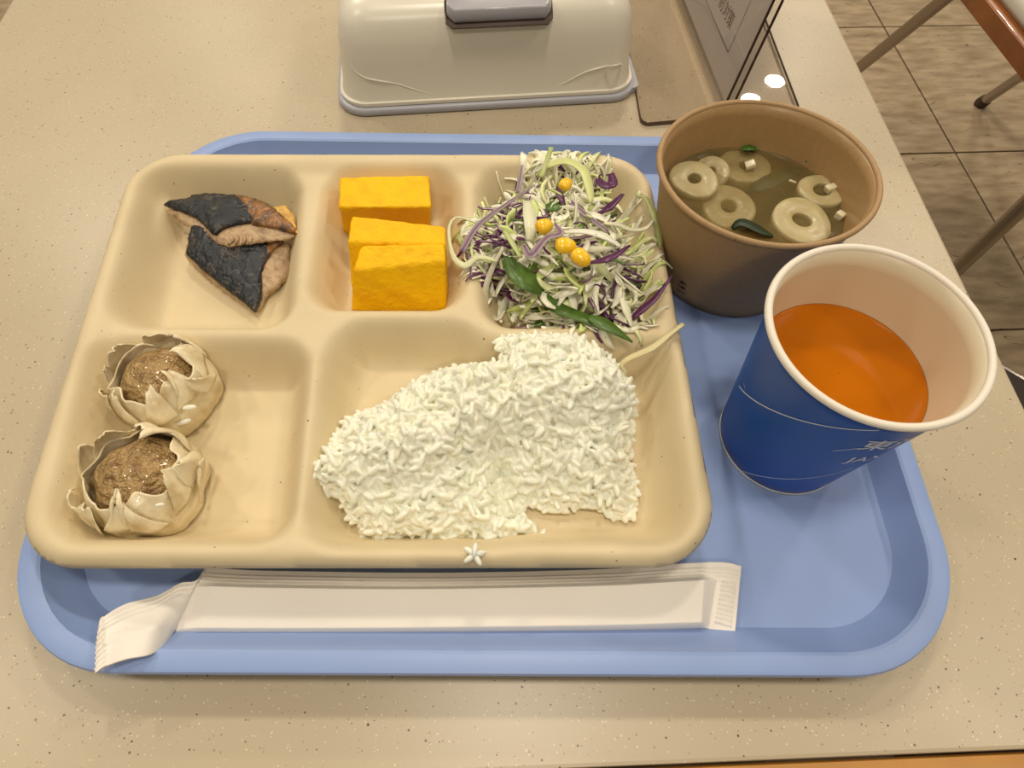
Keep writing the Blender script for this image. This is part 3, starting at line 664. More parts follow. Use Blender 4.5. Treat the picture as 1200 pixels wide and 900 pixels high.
def pile(name, label, m, n, colf, Lr, Wr, seed, zoff=0, poly=spoly, th=.0006, cat='salad', margin=.001):
    r = np.random.default_rng(seed); VV = []; FF = []; cols = []; off = 0; cnt = 0
    while cnt < n:
        P = r.uniform(poly.min(0), poly.max(0), (1, 2)); d, _ = poly_sdf(P, poly)
        if d[0] < margin: continue
        z = sal_z(P)[0]+zoff+r.uniform(-.008, .0012); L = r.uniform(*Lr); W_ = r.uniform(*Wr)
        V, Fc = shred((P[0, 0], P[0, 1], z), r.uniform(0, 6.28), L, W_, th, r.normal(0, 2.2), r.normal(0, .35), r.normal(0, 1.2), int(r.integers(1e9)))
        c = colf(r); VV.append(V); FF += [tuple(i+off for i in f) for f in Fc]; 
        cc = np.tile(c[0], (len(V), 1)); e = np.tile([1, 0, 1, 1, 0, 1], len(V)//6)[:, None]; cc = cc*(1-e)+np.array(c[1])*e; cols.append(cc)
        off += len(V); cnt += 1
    o = mesh_obj(name, np.concatenate(VV), FF, m, cols=np.concatenate(cols)); return tag(o, label, cat, kind='stuff')
def ccab(r):
    b = np.array([.98, .95, .74]) if r.random() < .68 else (np.array([.86, .90, .46]) if r.random() < .7 else np.array([.66, .76, .26])); b = b*r.uniform(.85, 1.05); return b, b*r.uniform(.9, 1.0)
def cpur(r):
    if r.random() < .45: return np.array([.55, .42, .48]), np.array([.14, .03, .12])
    b = np.array([.085, .014, .070])*r.uniform(.7, 1.5); return b, b*1.2
pile('shredded_cabbage', 'tangled heap of pale green and white shredded cabbage in the right rear compartment', M_cab, 640, ccab, (.012, .030), (.0011, .0040), 3, margin=-.0005)
pile('shredded_purple_cabbage', 'purple cabbage shreds mixed through the pale salad heap', M_purple, 80, cpur, (.010, .026), (.0010, .0026), 9, zoff=.0022)
pile('shredded_purple_cabbage', 'loose purple cabbage shreds at the left edge of the salad heap', M_purple, 34, cpur, (.010, .024), (.0010, .0026), 19, zoff=.0045, poly=np.array([at2(x, y, .034) for x, y in ((545, 300), (560, 245), (600, 215), (625, 235), (615, 285), (590, 315), (560, 320))]))
def cgr(r): b = np.array([.10, .18, .03])*r.uniform(.6, 1.7); return b, b
pile('mizuna_leaves', 'thin dark green salad leaves between the cabbage shreds', M_purple, 26, cgr, (.012, .026), (.0014, .004), 13, zoff=.0010)
# single pieces that stand out
def hero(name, label, pts, w_, m, cols=None, th=.0007, tw=(0, .3), cup=.2, n=16, cat='cabbage'):
    P = spline([at(*p) for p in pts], n); ww = np.interp(np.linspace(0, 1, n), np.linspace(0, 1, len(w_)), w_)
    V, Fc = ribbon(P, ww, th, tw[0], tw[1], cup=cup)
    c = None
    if cols is not None:
        e = np.tile([1, 0, 1, 1, 0, 1], len(V)//6)[:, None]; c = np.array(cols[0])*(1-e)+np.array(cols[1])*e
    o = mesh_obj(name, V, Fc, m, cols=c); return tag(o, label, cat)
SB = solid(spoly*.0+(spoly-spoly.mean(0))*.86+spoly.mean(0), .002, lambda x, y, d: sal_z(np.stack([x, y], 1))-.006, lambda x, y, d: np.full_like(x, WZ+.0006))
CW = ((.80, .76, .50), (.84, .82, .62)); CP = ((.075, .010, .060), (.12, .024, .10)); CPW = ((.13, .035, .105), (.50, .42, .42)); CY = ((.62, .66, .22), (.70, .72, .36)); CG = ((.40, .48, .16), (.46, .54, .2))
hero('cabbage_shred', 'long pale cabbage shred lying over the plate rim right of the rice', [(735, 437, .026), (729, 428, .0275), (738, 420, .030), (765, 408, .0335), (785, 392, .0345), (801, 380, .0355)], [.0012, .002, .0026, .003, .0022, .0018], M_cab, ((.70, .60, .30), (.76, .68, .38)))
hero('purple_cabbage_shred', 'purple cabbage shred pointing over the plate rim towards the soup bowl', [(735, 378, .030), (752, 364, .034), (768, 350, .037), (788, 323, .042)], [.001, .004, .0034, .0006], M_purple, CP, tw=(.2, .8))
hero('purple_cabbage_shred', 'broad purple cabbage shred at the right of the salad, below the rear rim', [(700, 252, .042), (715, 243, .045), (730, 228, .046)], [.0012, .0052, .002], M_purple, CP, tw=(.3, .6))
hero('purple_cabbage_shred', 'purple cabbage shred just right of the front corn kernels', [(692, 308, .046), (715, 303, .048), (738, 288, .046)], [.0012, .0036, .001], M_purple, CP)
hero('purple_cabbage_shred', 'zigzag purple cabbage shred left of the front corn kernels', [(614, 288, .046), (622, 300, .047), (640, 280, .049), (657, 274, .049), (650, 262, .048)], [.002, .0042, .0030, .0034, .001], M_purple, CPW)
hero('purple_cabbage_shred', 'long purple cabbage shred sloping at the left edge of the salad', [(541, 295, .033), (560, 265, .035), (590, 242, .037), (627, 217, .040)], [.003, .0028, .002, .0006], M_purple, CPW)
hero('purple_cabbage_shred', 'short upright purple shred near the rear rim left of the heap', [(606, 226, .038), (610, 210, .039), (612, 194, .040)], [.0018, .0024, .001], M_purple, CPW)
hero('purple_cabbage_shred', 'purple cabbage shred with a white edge crossing the salad above the front kernels', [(670, 238, .047), (690, 255, .048), (712, 272, .047)], [.0022, .0028, .002], M_purple, CPW)
hero('purple_cabbage_shred', 'curled dark purple shred under the rear rim at the top right of the heap', [(700, 210, .040), (708, 218, .042), (718, 216, .042), (716, 204, .041)], [.003, .005, .005, .003], M_purple, CP)
hero('purple_cabbage_shred', 'narrow purple shred standing up in the rear middle of the heap', [(652, 222, .046), (657, 232, .047), (662, 246, .046)], [.003, .0034, .001], M_purple, CP)
hero('cabbage_shred', 'looped pale shred reaching from the salad to the omelette compartment', [(583, 306, .034), (560, 302, .033), (545, 312, .031), (531, 300, .032), (526, 270, .034), (535, 255, .034), (560, 262, .034)], [.0016, .0024, .0035, .0022, .0014, .0012, .001], M_cab, ((.66, .66, .36), (.72, .72, .45)), n=22)
hero('cabbage_shred', 'long curved pale shred hanging at the front left of the salad compartment', [(590, 290, .034), (578, 312, .030), (569, 340, .024), (571, 365, .018), (583, 374, .016), (592, 364, .018)], [.0014, .0024, .0028, .0034, .0026, .001], M_cab, ((.55, .52, .36), (.64, .60, .44)), n=20)
hero('cabbage_shred', 'thin green stalk end standing above the rear rim of the salad compartment', [(634, 208, .036), (640, 192, .038), (646, 173, .041)], [.0026, .0024, .0024], M_stem, tw=(0, 0))
hero('cabbage_shred', 'yellow-green cabbage strip arching over the rear of the heap', [(640, 196, .045), (662, 190, .048), (682, 200, .049), (690, 222, .048), (692, 238, .047)], [.003, .0048, .0048, .0042, .002], M_cab, CY, cup=.3)
hero('cabbage_shred', 'broad white cabbage piece left of the single corn kernel', [(618, 236, .043), (620, 252, .045), (622, 268, .045), (620, 282, .043)], [.004, .006, .0062, .003], M_cab, ((.70, .70, .46), (.76, .76, .54)))
hero('cabbage_shred', 'white cabbage shred forming a long curve at the right of the heap', [(708, 262, .044), (725, 264, .042), (740, 270, .040), (757, 268, .038), (766, 258, .037)], [.0012, .0022, .0024, .002, .001], M_cab, CW)
hero('cabbage_shred', 'thick white cabbage strip above the front corn kernels', [(660, 272, .048), (685, 272, .050), (708, 278, .050), (728, 290, .047)], [.0016, .003, .0044, .002], M_cab, ((.82, .80, .62), (.84, .83, .7)))
hero('cabbage_shred', 'white pointed strip hanging at the front right of the heap', [(728, 350, .038), (734, 365, .036), (740, 383, .033)], [.002, .0038, .001], M_cab, CW)
hero('cabbage_shred', 'pale pointed strip at the top of the heap touching the rear rim', [(655, 192, .041), (664, 180, .043), (668, 178, .044)], [.0022, .0038, .002], M_cab, CW)
hero('mizuna_stalk', 'green stem hooked over the plate rim between salad and soup bowl', [(746, 222, .030), (747, 230, .033), (756, 232, .035), (765, 250, .036), (772, 275, .034), (774, 292, .031)], [.0006, .001, .002, .0034, .003, .0014], M_stem, cat='stem')
hero('mizuna_stalk', 'pale green stem slanting out of the front left of the heap', [(610, 373, .020), (620, 358, .026), (634, 340, .031)], [.002, .0024, .0024], M_stem, cat='stem')
hero('mizuna_stalk', 'light green stalk across the left middle of the heap', [(591, 270, .041), (600, 285, .042), (610, 302, .042)], [.002, .0026, .002], M_stem, cat='stem')
hero('spinach_leaf', 'dark green leaf showing at the front left of the heap', [(594, 300, .034), (604, 318, .035), (618, 332, .035), (634, 344, .032)], [.003, .010, .012, .004], M_green, th=.0006, cat='leaf')
hero('spinach_leaf', 'long dark green leaf along the front edge of the salad', [(630, 340, .030), (650, 360, .028), (685, 374, .030), (712, 384, .031)], [.004, .007, .006, .002], M_green, th=.0006, cat='leaf')
hero('mizuna_leaf', 'pointed bright green leaf tip draped over the front divider of the salad', [(690, 372, .032), (706, 380, .033), (724, 390, .032), (741, 401, .029)], [.003, .007, .0045, .0008], M_green, th=.0006, cat='leaf')
hero('spinach_leaf', 'small dark green leaf in the middle of the heap above the kernel', [(640, 245, .045), (650, 242, .046), (658, 236, .045)], [.004, .008, .004], M_green, th=.0006, cat='leaf')
def corn(lab, px, py, z, yaw, s, sq=1):
    bm = bmesh.new(); bmesh.ops.create_uvsphere(bm, u_segments=20, v_segments=14, radius=1)
    V = np.array([v.co[:] for v in bm.verts]); Fc = [[v.index for v in f.verts] for f in bm.faces]; bm.free()
    V = np.sign(V)*np.abs(V)**.85; V[:, 0] *= 1.35*sq; V[:, 1] *= 1-.15*V[:, 0]; V[:, 2] *= .8
    o = mesh_obj('corn_kernel', (V*s)@rot3(yaw, .2, .1).T+at(px, py, z), Fc, M_corn); return tag(o, lab, 'corn')
corn('round corn kernel in the middle of the salad, the rearmost of three together', 638, 265, .050, .6, .0035, .9)
corn('corn kernel left of the pair in front on the salad', 663, 288, .0500, .2, .0036)
corn('corn kernel right of the pair in front on the salad', 681, 302, .0495, -.7, .0036)
corn('corn kernel half buried under shreds near the rear rim', 663, 216, .0455, 1.1, .0030)

# ------------------------------------------------------------------ paper cups
def cone_r(c, z): return c['r0']+(c['r1']-c['r0'])*(z-c['z0'])/(c['z1']-c['z0'])
CB = dict(x=.1221, y=.1236, r0=.0273, r1=.0354, z0=TF+.0004, z1=.0885, sx=1, sy=1)
CS = dict(x=.1109, y=.2248, r0=.0371, r1=.0462, z0=TF+.0004, z1=.0663, sx=1.025, sy=.965)
def on_cone(c, th, z, e=.0):
    r = cone_r(c, z)+e; return np.array([c['x']+c['sx']*r*math.cos(th), c['y']+c['sy']*r*math.sin(th), z])
def cone_hit(c, px, py):
    d = _fw+(px-600)/F*_r2-(py-450)/F*_u2; best = None
    for t_ in np.linspace(.1, .5, 8000):
        p = np.array([0, 0, CAMH])+d*t_; z = p[2]
        if z < 0: break
        q = math.hypot((p[0]-c['x'])/c['sx'], (p[1]-c['y'])/c['sy'])-cone_r(c, z)
        if z < c['z1'] and q < 0: return math.atan2((p[1]-c['y'])/c['sy'], (p[0]-c['x'])/c['sx']), z
    return None
def cup(root_name, label, c, m_out, m_in, m_rim, rr, floor_z):
    t = thing(root_name, label, 'cup' if 'cup' in root_name else 'bowl'); z0, z1 = c['z0'], c['z1']; W_ = .0007
    k = dict(cx=c['x'], cy=c['y'], sx=c['sx'], sy=c['sy'])
    zs = np.linspace(z0, z1, 12)
    mesh_obj('outer_wall', *lathe([(cone_r(c, z0)-.0012, z0+.0002)]+[(cone_r(c, z), z) for z in zs]+[(cone_r(c, z1)-W_*.5, z1)], n=128, **k), m_out, t)
    mesh_obj('inner_wall', *lathe([(cone_r(c, z1)-W_*.5, z1)]+[(cone_r(c, z)-W_, z) for z in zs[::-1] if z > z0+.008]+[(cone_r(c, z0+.006)-W_-.0005, z0+.006), (.0001, z0+.006)], n=128, **k), m_in, t)
    th = np.linspace(0, 2*math.pi, 14, endpoint=False); R0 = cone_r(c, z1)+rr*.55
    mesh_obj('rolled_rim', *lathe([(R0+rr*math.cos(a), z1+rr*math.sin(a)) for a in th], n=128, loop=True, **k), m_rim, t)
    return t
cb = cup('paper_cup', 'blue paper cup with white rolled rim, holding orange tea', CB, M_blue, M_cupin, M_white, .0014, 0)
k = dict(cx=CB['x'], cy=CB['y'])
mesh_obj('base_ring', *lathe([(cone_r(CB, CB['z0'])-.001, CB['z0']), (cone_r(CB, CB['z0'])+.0003, CB['z0']), (cone_r(CB, CB['z0']+.0012)+.0003, CB['z0']+.0012), (cone_r(CB, CB['z0']+.0012), CB['z0']+.0012)], n=128, **k), M_white, cb)
def cup_line(c, pxs, w_, name, m, parent, extend=(0, 0)):
    A = [cone_hit(c, *p) for p in pxs]; A = np.array([a for a in A if a]); co = np.polyfit(A[:, 0], A[:, 1], min(3, len(A)-1))
    tt = np.linspace(A[0, 0]-(.12 if len(A) > 5 else 0), A[-1, 0]+extend[0], 90); A = np.stack([tt, np.polyval(co, tt), 0*tt], 1)
    if extend[1]: 
        d = A[-1]-A[-2]; A = np.vstack([A]+[A[-1]+d*k for k in range(1, extend[1])])
    V = []; Fc = []
    for i, (th, z, _) in enumerate(A):
        V += [on_cone(c, th, z-w_/2, .00012), on_cone(c, th, z+w_/2, .00012)]
        if i: Fc.append((2*i-2, 2*i-1, 2*i+1, 2*i))
    return mesh_obj(name, V, Fc, m, parent, smooth=False)
cup_line(CB, [(870, 457), (880, 466), (900, 478), (925, 488), (950, 496), (975, 500), (1000, 503), (1030, 504)], .0007, 'printed_line', M_line, cb)
cup_line(CB, [(870, 552), (885, 556), (905, 560), (930, 561), (955, 559), (980, 554), (1000, 548)], .0007, 'printed_line', M_line, cb)
cup_line(CB, [(976, 528), (990, 527), (1006, 525)], .0006, 'printed_line', M_line, cb)
def cup_text(c, s, px, py, size, name, m, parent, slant=0.0):
    V, Fc = text_geo(s, size, .012); th0, z0 = cone_hit(c, px, py)
    W3 = [on_cone(c, th0+v[0]/cone_r(c, z0), z0+v[1]+slant*v[0], .00014) for v in V]
    return mesh_obj(name, W3, Fc, m, parent, smooth=False)
cup_text(CB, '東海', 1003, 525, .0105, 'printed_characters', M_line, cb)
cup_text(CB, 'JAX', 990, 541, .0080, 'printed_letters', M_line, cb)
cup_text(CB, 'aaueao', 872, 449, .0011, 'small_print', M_line, cb)
cs = cup('soup_bowl', 'round brown kraft paper bowl of clear soup behind the blue cup', CS, M_kraft, M_kraftin, M_kraft, .0014, 0)
th0, zz0 = cone_hit(CS, 800, 334)
V = []; Fc = []
for a0, a1, r_ in ((.5, 2.6, .0024), (3.7, 5.8, .0024), (1.2, 2.9, .0013), (4.3, 6.0, .0013)):
    b = len(V)
    for i in range(14):
        a = a0+(a1-a0)*i/13; w_ = .00045*math.sin(math.pi*(i+.5)/14)+.0001
        for rr in (r_-w_, r_+w_): V.append(on_cone(CS, th0+rr*math.cos(a)*1.1/.04, zz0+rr*math.sin(a), .00014))
        if i: Fc.append((b+2*i-2, b+2*i-1, b+2*i+1, b+2*i))
mesh_obj('printed_mark', V, Fc, M_ink, cs, smooth=False)
cup_text(CS, 'PAPER', 793, 339, .0019, 'small_print', M_ink, cs)
# vertical seam of the bowl rim
sm0 = cone_hit(CS, 860, 284)
th0 = sm0[0] if sm0 else -1.9
mesh_obj('rim_seam', [on_cone(CS, th0+d, z, e) for d, z, e in ((0, CS['z1']-.001, .0022), (.006, CS['z1']-.001, .0022), (.006, CS['z1']+.001, .0020), (0, CS['z1']+.001, .0020))], [(0, 1, 2, 3)], M_ink, cs)
def fill(name, label, c, zl, m, cat):
    k = dict(cx=c['x'], cy=c['y'], sx=c['sx'], sy=c['sy']); zb = c['z0']+.0066
    prof = [(.0002, zb), (cone_r(c, zb)-.0020, zb)]+[(cone_r(c, z)-.0009, z) for z in np.linspace(zb+.001, zl+.0006, 6)]+[(cone_r(c, zl)-.0016, zl+.00015), (cone_r(c, zl)-.003, zl), (cone_r(c, zl)*.5, zl), (.0002, zl)]
    o = mesh_obj(name, *lathe(prof, n=96, **k), m); return tag(o, label, cat)
TEAZ, SOUPZ = .0600, .0435
fill('orange_tea', 'clear orange-amber tea filling the blue paper cup halfway', CB, TEAZ, M_tea, 'drink')
fill('miso_soup', 'cloudy brownish-green miso soup in the kraft paper bowl', CS, SOUPZ, M_soup, 'soup')
def ring_cake(lab, px, py, z, Ro, Ri, h, tilt, az, seed):
    c = at(px, py, z); n = 40; th = np.arange(n)*2*math.pi/n; r = np.random.default_rng(seed); p = r.uniform(0, 6, 3)
    wob = 1+.05*np.sin(2*th+p[0])+.025*np.sin(3*th+p[1]); rings = []
    for (rad, z_, o) in ((Ri, -h/2, 0), (Ri+.0006, -h/2-.0001, 0), (Ro-.001, -h/2, 1), (Ro, -h/2+.001, 1), (Ro, h/2-.001, 1), (Ro-.0003, h/2-.0003, 1), (Ro-.0012, h/2, 1), ((Ro+Ri)/2, h/2+.0002, 1), (Ri+.0006, h/2, 0), (Ri+.0001, h/2-.0004, 0), (Ri, h/2-.001, 0)):
        rr = rad*(wob if o else 1+.08*np.sin(2*th+p[2])); rings.append(np.stack([rr*np.cos(th), rr*np.sin(th), 0*th+z_], 1))
    V, Fc = loft(rings, loop=True); th = None; R_ = np.array(Matrix.Rotation(az, 3, 'Z') @ Matrix.Rotation(tilt, 3, 'X'))
    o = auto(mesh_obj('fish_cake_ring', V@R_.T+c, Fc, M_chik), 50); return tag(o, lab, 'fish cake', 'fish cake rings in the soup')
S = SOUPZ
ring_cake('fish cake ring at the left wall of the soup bowl', 811, 216, S-.0008, .0115, .0032, .009, .10, .3, 1)
ring_cake('large half-sunk fish cake ring at the rear of the soup', 870, 200, S-.0056, .0125, .0030, .0075, 0, 0, 2)
ring_cake('fish cake ring seen nearly edge-on between the left and rear rings', 832, 203, S-.0020, .0090, .0026, .0028, .5, -.7, 3)
ring_cake('half-sunk fish cake ring in front left of the soup', 852, 246, S-.0050, .0135, .0040, .006, 0, .4, 4)
ring_cake('fish cake ring touching the front wall of the soup bowl', 937, 263, S-.0010, .0140, .0042, .0065, 0, .2, 5)
ring_cake('fish cake ring at the right wall of the soup, leek bit in its hole', 961, 227, S-.0010, .0110, .0042, .006, 0, .9, 6)
def chunk(name, lab, px, py, z, s, m, seed, cat):
    c = at(px, py, z); sx, sy, szz = s; r = np.random.default_rng(seed); a = r.uniform(0, 1.5)
    q = rot3(a, r.normal(0, .15), r.normal(0, .15)); cs_ = [np.array([x*sx/2, y*sy/2, zc*szz/2])@q.T+c for zc in (-1, 1) for x, y in ((-1, -1), (1, -1), (1, 1), (-1, 1))]
    o = hexa(cs_, name, m, seed, bev=min(s)*.22, amp=.0002); return tag(o, lab, cat)
chunk('leek_piece', 'white leek cube at the front right of the soup by the bowl wall', 984, 253, S+.0005, (.004, .004, .004), M_leek, 1, 'leek')
chunk('leek_piece', 'white leek cube in the hole of the right fish cake ring', 973, 221, S+.002, (.0052, .0036, .0036), M_leek, 2, 'leek')
chunk('leek_piece', 'white leek cube on the rear fish cake ring', 879, 193, S+.0015, (.0048, .0038, .003), M_leek, 3, 'leek')
chunk('leek_piece', 'thin pale leek sliver floating in the middle of the soup', 929, 213, S+.0003, (.0008, .0038, .0012), M_leek, 4, 'leek')
def leafbit(name, lab, pts, z, w_, m, cat):
    P = spline([at(x, y, z+dz) for x, y, dz in pts], 12); ww = np.interp(np.linspace(0, 1, 12), np.linspace(0, 1, len(w_)), w_)
    o = mesh_obj(name, *ribbon(P, ww, .0007, .1, .3, cup=.2), m); return tag(o, lab, cat)
leafbit('green_onion_slice', 'bright green onion slice afloat on the rear fish cake ring', [(869, 175, 0), (878, 174, .001), (887, 175, 0)], S+.0015, [.003, .005, .0035], M_onion, 'onion')
leafbit('green_onion_slice', 'dark green onion slice at the rear right of the soup, the smaller', [(931, 173, 0), (937, 174, .0006), (943, 178, 0)], S+.0008, [.002, .0036, .002], M_onion, 'onion')
leafbit('green_onion_slice', 'dark green onion leaf at the rear right of the soup, the larger', [(939, 186, 0), (948, 188, .001), (957, 195, 0)], S+.0005, [.004, .0075, .003], M_onion, 'onion')
leafbit('seaweed_piece', 'dark seaweed strip by the front wall of the soup', [(858, 268, -.001), (870, 262, .0015), (892, 272, .0005), (905, 277, -.001)], S+.001, [.002, .006, .006, .002], M_wak, 'seaweed')
leafbit('seaweed_piece', 'dark seaweed cloud sunk in the middle of the soup', [(884, 222, -.0030), (900, 215, -.0022), (922, 205, -.0022), (940, 195, -.003)], S, [.006, .009, .009, .004], M_wak, 'seaweed')
leafbit('seaweed_piece', 'dark seaweed sunk at the left rear wall of the soup', [(815, 185, -.002), (832, 178, -.002), (840, 186, -.003)], S, [.004, .008, .004], M_wak, 'seaweed')
center(cb); center(cs)

# ------------------------------------------------------------------ chopsticks in a paper wrapper
wr = thing('chopstick_wrapper', 'white paper chopstick wrapper with crimped ends, its left end bent, in front of the plate', 'wrapper')
def strip(top, bot, ns, nt_, zfun, name, m, gap):
    A = spline([at(*p) for p in top], ns); B = spline([at(*p) for p in bot], ns); U = np.linspace(0, 1, nt_); V = []; 
    T_ = [];
    for i in range(ns):
        for u in U: p = A[i]*(1-u)+B[i]*u; T_.append([p[0], p[1], p[2]+zfun(i/(ns-1), u)])
    T_ = np.array(T_); Bt = T_.copy()
    for i in range(ns):
        for j, u in enumerate(U):
            p = A[i]*(1-u)+B[i]*u; Bt[i*nt_+j, 2] = min(p[2]-.0002, T_[i*nt_+j, 2]-gap)
    n = ns*nt_; Fc = []
    for i in range(ns-1):
        for j in range(nt_-1): q = (i*nt_+j, i*nt_+j+1, (i+1)*nt_+j+1, (i+1)*nt_+j); Fc += [q, tuple(k+n for k in q[::-1])]
    for i in range(ns-1): a, b = i*nt_, (i+1)*nt_; Fc += [(a, b, b+n, a+n), (a+nt_-1, b+nt_-1, b+nt_-1+n, a+nt_-1+n)]
    for j in range(nt_-1): a = (ns-1)*nt_+j; Fc += [(j, j+1, j+1+n, j+n), (a, a+1, a+1+n, a+n)]
    return mesh_obj(name, np.concatenate([T_, Bt]), Fc, m, wr)
def ridge(u, c, w_): return math.exp(-((u-c)/w_)**2)
def body_z(s, u):
    pk = 1
    if s > .77: pk = max(0, 1-(s-.77)/.08)
    if s < .14: pk = s/.14*.8+.2
    b = .0050*pk*min(1, max(0, (u-.22)/.10))*min(1, (1-u)/.06)**.5 if u > .22 else 0
    seam = .0005*(ridge(u, .10, .012)+ridge(u, .155, .012)+ridge(u, .21, .012))
    cr = .0008*(.5+.5*math.sin((u)*math.pi*2*15)) if .875 < s < .975 and .26 < u < .93 else 0
    return b+seam+cr+.0003*math.sin(s*23+u*4)*(1 if u < .3 else .4)
zt_, zb_ = .0065, .0046
strip([(241, 664, .012), (262, 666, .0085), (330, 669, zt_), (500, 671, zt_), (700, 667, zt_), (800, 660, zt_), (845, 659, zt_), (869, 663, zt_)],
      [(203, 743, .0060), (240, 743, zb_), (330, 743, zb_), (500, 742, zb_), (700, 739.5, zb_), (800, 737, zb_), (832, 737, zb_), (861, 745, .0050)], 330, 90, body_z, 'paper_sleeve', M_paper, .0004)
def end_z(s, u):
    cr = .0009*(.5+.5*math.sin((u+.15*s)*math.pi*2*9)) if s < .17 else 0
    cre = .0012*ridge(u, .45+.3*s, .10)*(s > .15)*(1-s)+.0006*math.sin(9*s+5*u)
    return cr+.0010+cre+.0006*(ridge(u, .08, .02)+ridge(u, .16, .02)+ridge(u, .24, .02))*(s > .15)
strip([(119, 735, .019), (124, 724, .018), (150, 708, .0160), (185, 698, .013), (212, 684, .011), (232, 681, .011), (243, 664, .012)],
      [(112, 789, .0228), (126, 781, .0220), (150, 773, .0215), (175, 768, .0190), (192, 758, .0130), (200, 747, .0085), (203, 743, .0060)], 120, 60, end_z, 'bent_end', M_paper, .0004)['label'] = 'bent left end of the paper wrapper, crimped shut'
center(wr)

# ------------------------------------------------------------------ tissue box cover
tb = thing('tissue_box_cover', 'cream plastic tissue box cover on a grey base, behind the tray', 'tissue box')
q0 = np.array([-.112, .3335]); q1 = np.array([.0755, .3582]); ux = (q1-q0)/np.linalg.norm(q1-q0); uy = np.array([-ux[1], ux[0]]); BW = np.linalg.norm(q1-q0); BD = .105
def bring(inx, iny, R, z, n=10):
    o = rounded([(inx, iny), (BW-inx, iny), (BW-inx, BD-iny), (inx, BD-iny)], R, n)
    return np.c_[q0+np.outer(o[:, 0], ux)+np.outer(o[:, 1], uy), np.full(len(o), z)]
V, Fc = loft([bring(.0012, .0012, .017, .0002), bring(.0, .0, .018, .001), bring(.0, .0, .018, .0042), bring(.001, .001, .017, .005), bring(.004, .004, .015, .005)], True, True)
mesh_obj('base_tray', V, Fc, M_greyb, tb)
a = q0+ux*(BW-.016)+uy*.012
V, Fc = loft([np.c_[rounded([a+ux*0-uy*.006, a+ux*.0175-uy*.003, a+ux*.0175+uy*.035, a+uy*.035], .004, 5), np.full(24, z)] for z in (.0005, .0045)], True, True)
auto(mesh_obj('base_tab', V, Fc, M_greyb, tb))
prof = [(.0030, .0052), (.0022, .0056), (.0022, .0076), (.0036, .0080), (.0050, .014), (.0062, .028), (.0074, .040), (.0090, .048), (.0120, .0535), (.0165, .0580), (.023, .0605), (.032, .0618), (.045, .0622)]
rings = [bring(a_, a_, max(.018-a_*.25, .004) if a_ < .02 else .014, z) for a_, z in prof]
V, Fc = loft(rings, True, True); cover = mesh_obj('cover', V, Fc, M_cover, tb)
# slot for the handle: cut through the upper front edge
hc = at(586, 31, .0495); hx = (hc[:2]-q0)@ux
def slot_ring(k, zlo, ylo, yhi, wtop, wbot):
    pass
def halfdisc(w_, d_, n=16):   # plan outline: straight front, arched back (s along width, t depth)
    o = [(-w_*.44, 0), (w_*.44, 0)]
    for i in range(n+1):
        a_ = math.pi*i/n; o.append((w_/2*math.cos(a_)*(1.0), .006+(d_-.006)*math.sin(a_)**.7))
    return o
def to3(o, z, f0): return np.array([[*(q0+ux*(hx+s)+uy*(f0+t_)), z] for s, t_ in o])
f0 = .0068; HW = .062
o_ = halfdisc(HW, .036)
cutv, cutf = loft([to3(halfdisc(HW, .036), .0508, f0-.0045), to3(halfdisc(HW, .036), .075, f0-.0045)], True, True)
cutter = mesh_obj('cutter', cutv, cutf, None)
bo = cover.modifiers.new('slot', 'BOOLEAN'); bo.object = cutter; bo.operation = 'DIFFERENCE'; bo.solver = 'EXACT'
bpy.context.view_layer.update(); me2 = bpy.data.meshes.new_from_object(cover.evaluated_get(bpy.context.evaluated_depsgraph_get())); cover.modifiers.clear(); cover.data = me2; bpy.data.objects.remove(cutter)
if not me2.materials: me2.materials.append(M_cover)
auto(cover, 30)
sc_ = .93
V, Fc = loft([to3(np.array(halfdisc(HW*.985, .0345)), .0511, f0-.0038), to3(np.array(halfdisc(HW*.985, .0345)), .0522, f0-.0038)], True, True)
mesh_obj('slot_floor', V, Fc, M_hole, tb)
rings = []
for kx, dz, sh in ((.94, .0485, .0030), (.95, .0500, .0024), (.95, .0550, .0022), (.93, .0562, .0026), (.90, .0558, .0040), (.80, .0535, .0075), (.6, .0520, .012), (.3, .0515, .016)):
    o = np.array(halfdisc(HW*kx, .0345*kx)); rings.append(to3(o, dz+.0045, f0-.0038+sh))
V, Fc = loft(rings, True, True); mesh_obj('handle', V, Fc, M_grey, tb)['label'] = 'grey recessed handle'
# raised curved lines moulded on the front
def face_pt(px, py):
    d = _fw+(px-600)/F*_r2-(py-450)/F*_u2
    # front face as plane at inset .006 .. linear with z
    best = None
    for t_ in np.linspace(.36, .48, 260):
        p = np.array([0, 0, CAMH])+d*t_; z = max(p[2], 0); ins = np.interp(z, [q[1] for q in prof], [q[0] for q in prof])
        o = rounded([(ins, ins), (BW-ins, ins), (BW-ins, BD-ins), (ins, BD-ins)], .017, 10)
        loc = np.array([[(p[:2]-q0)@ux, (p[:2]-q0)@uy]]); s_, _ = poly_sdf(loc, o)
        if s_[0] > -.0001: return p
    return p
for pts in ([(411, 72), (415, 82), (428, 91), (445, 95), (465, 98), (490, 106), (518, 113)], [(738, 67), (728, 75), (706, 79), (685, 85), (664, 96), (645, 104)]):
    P = spline([face_pt(*p) for p in pts], 40); rr = np.interp(np.linspace(0, 1, 40), [0, .1, .7, 1], [.0006, .0007, .0006, .00015])
    mesh_obj('moulded_line', *tube(P, rr, 8), M_cover, tb)
center(tb)

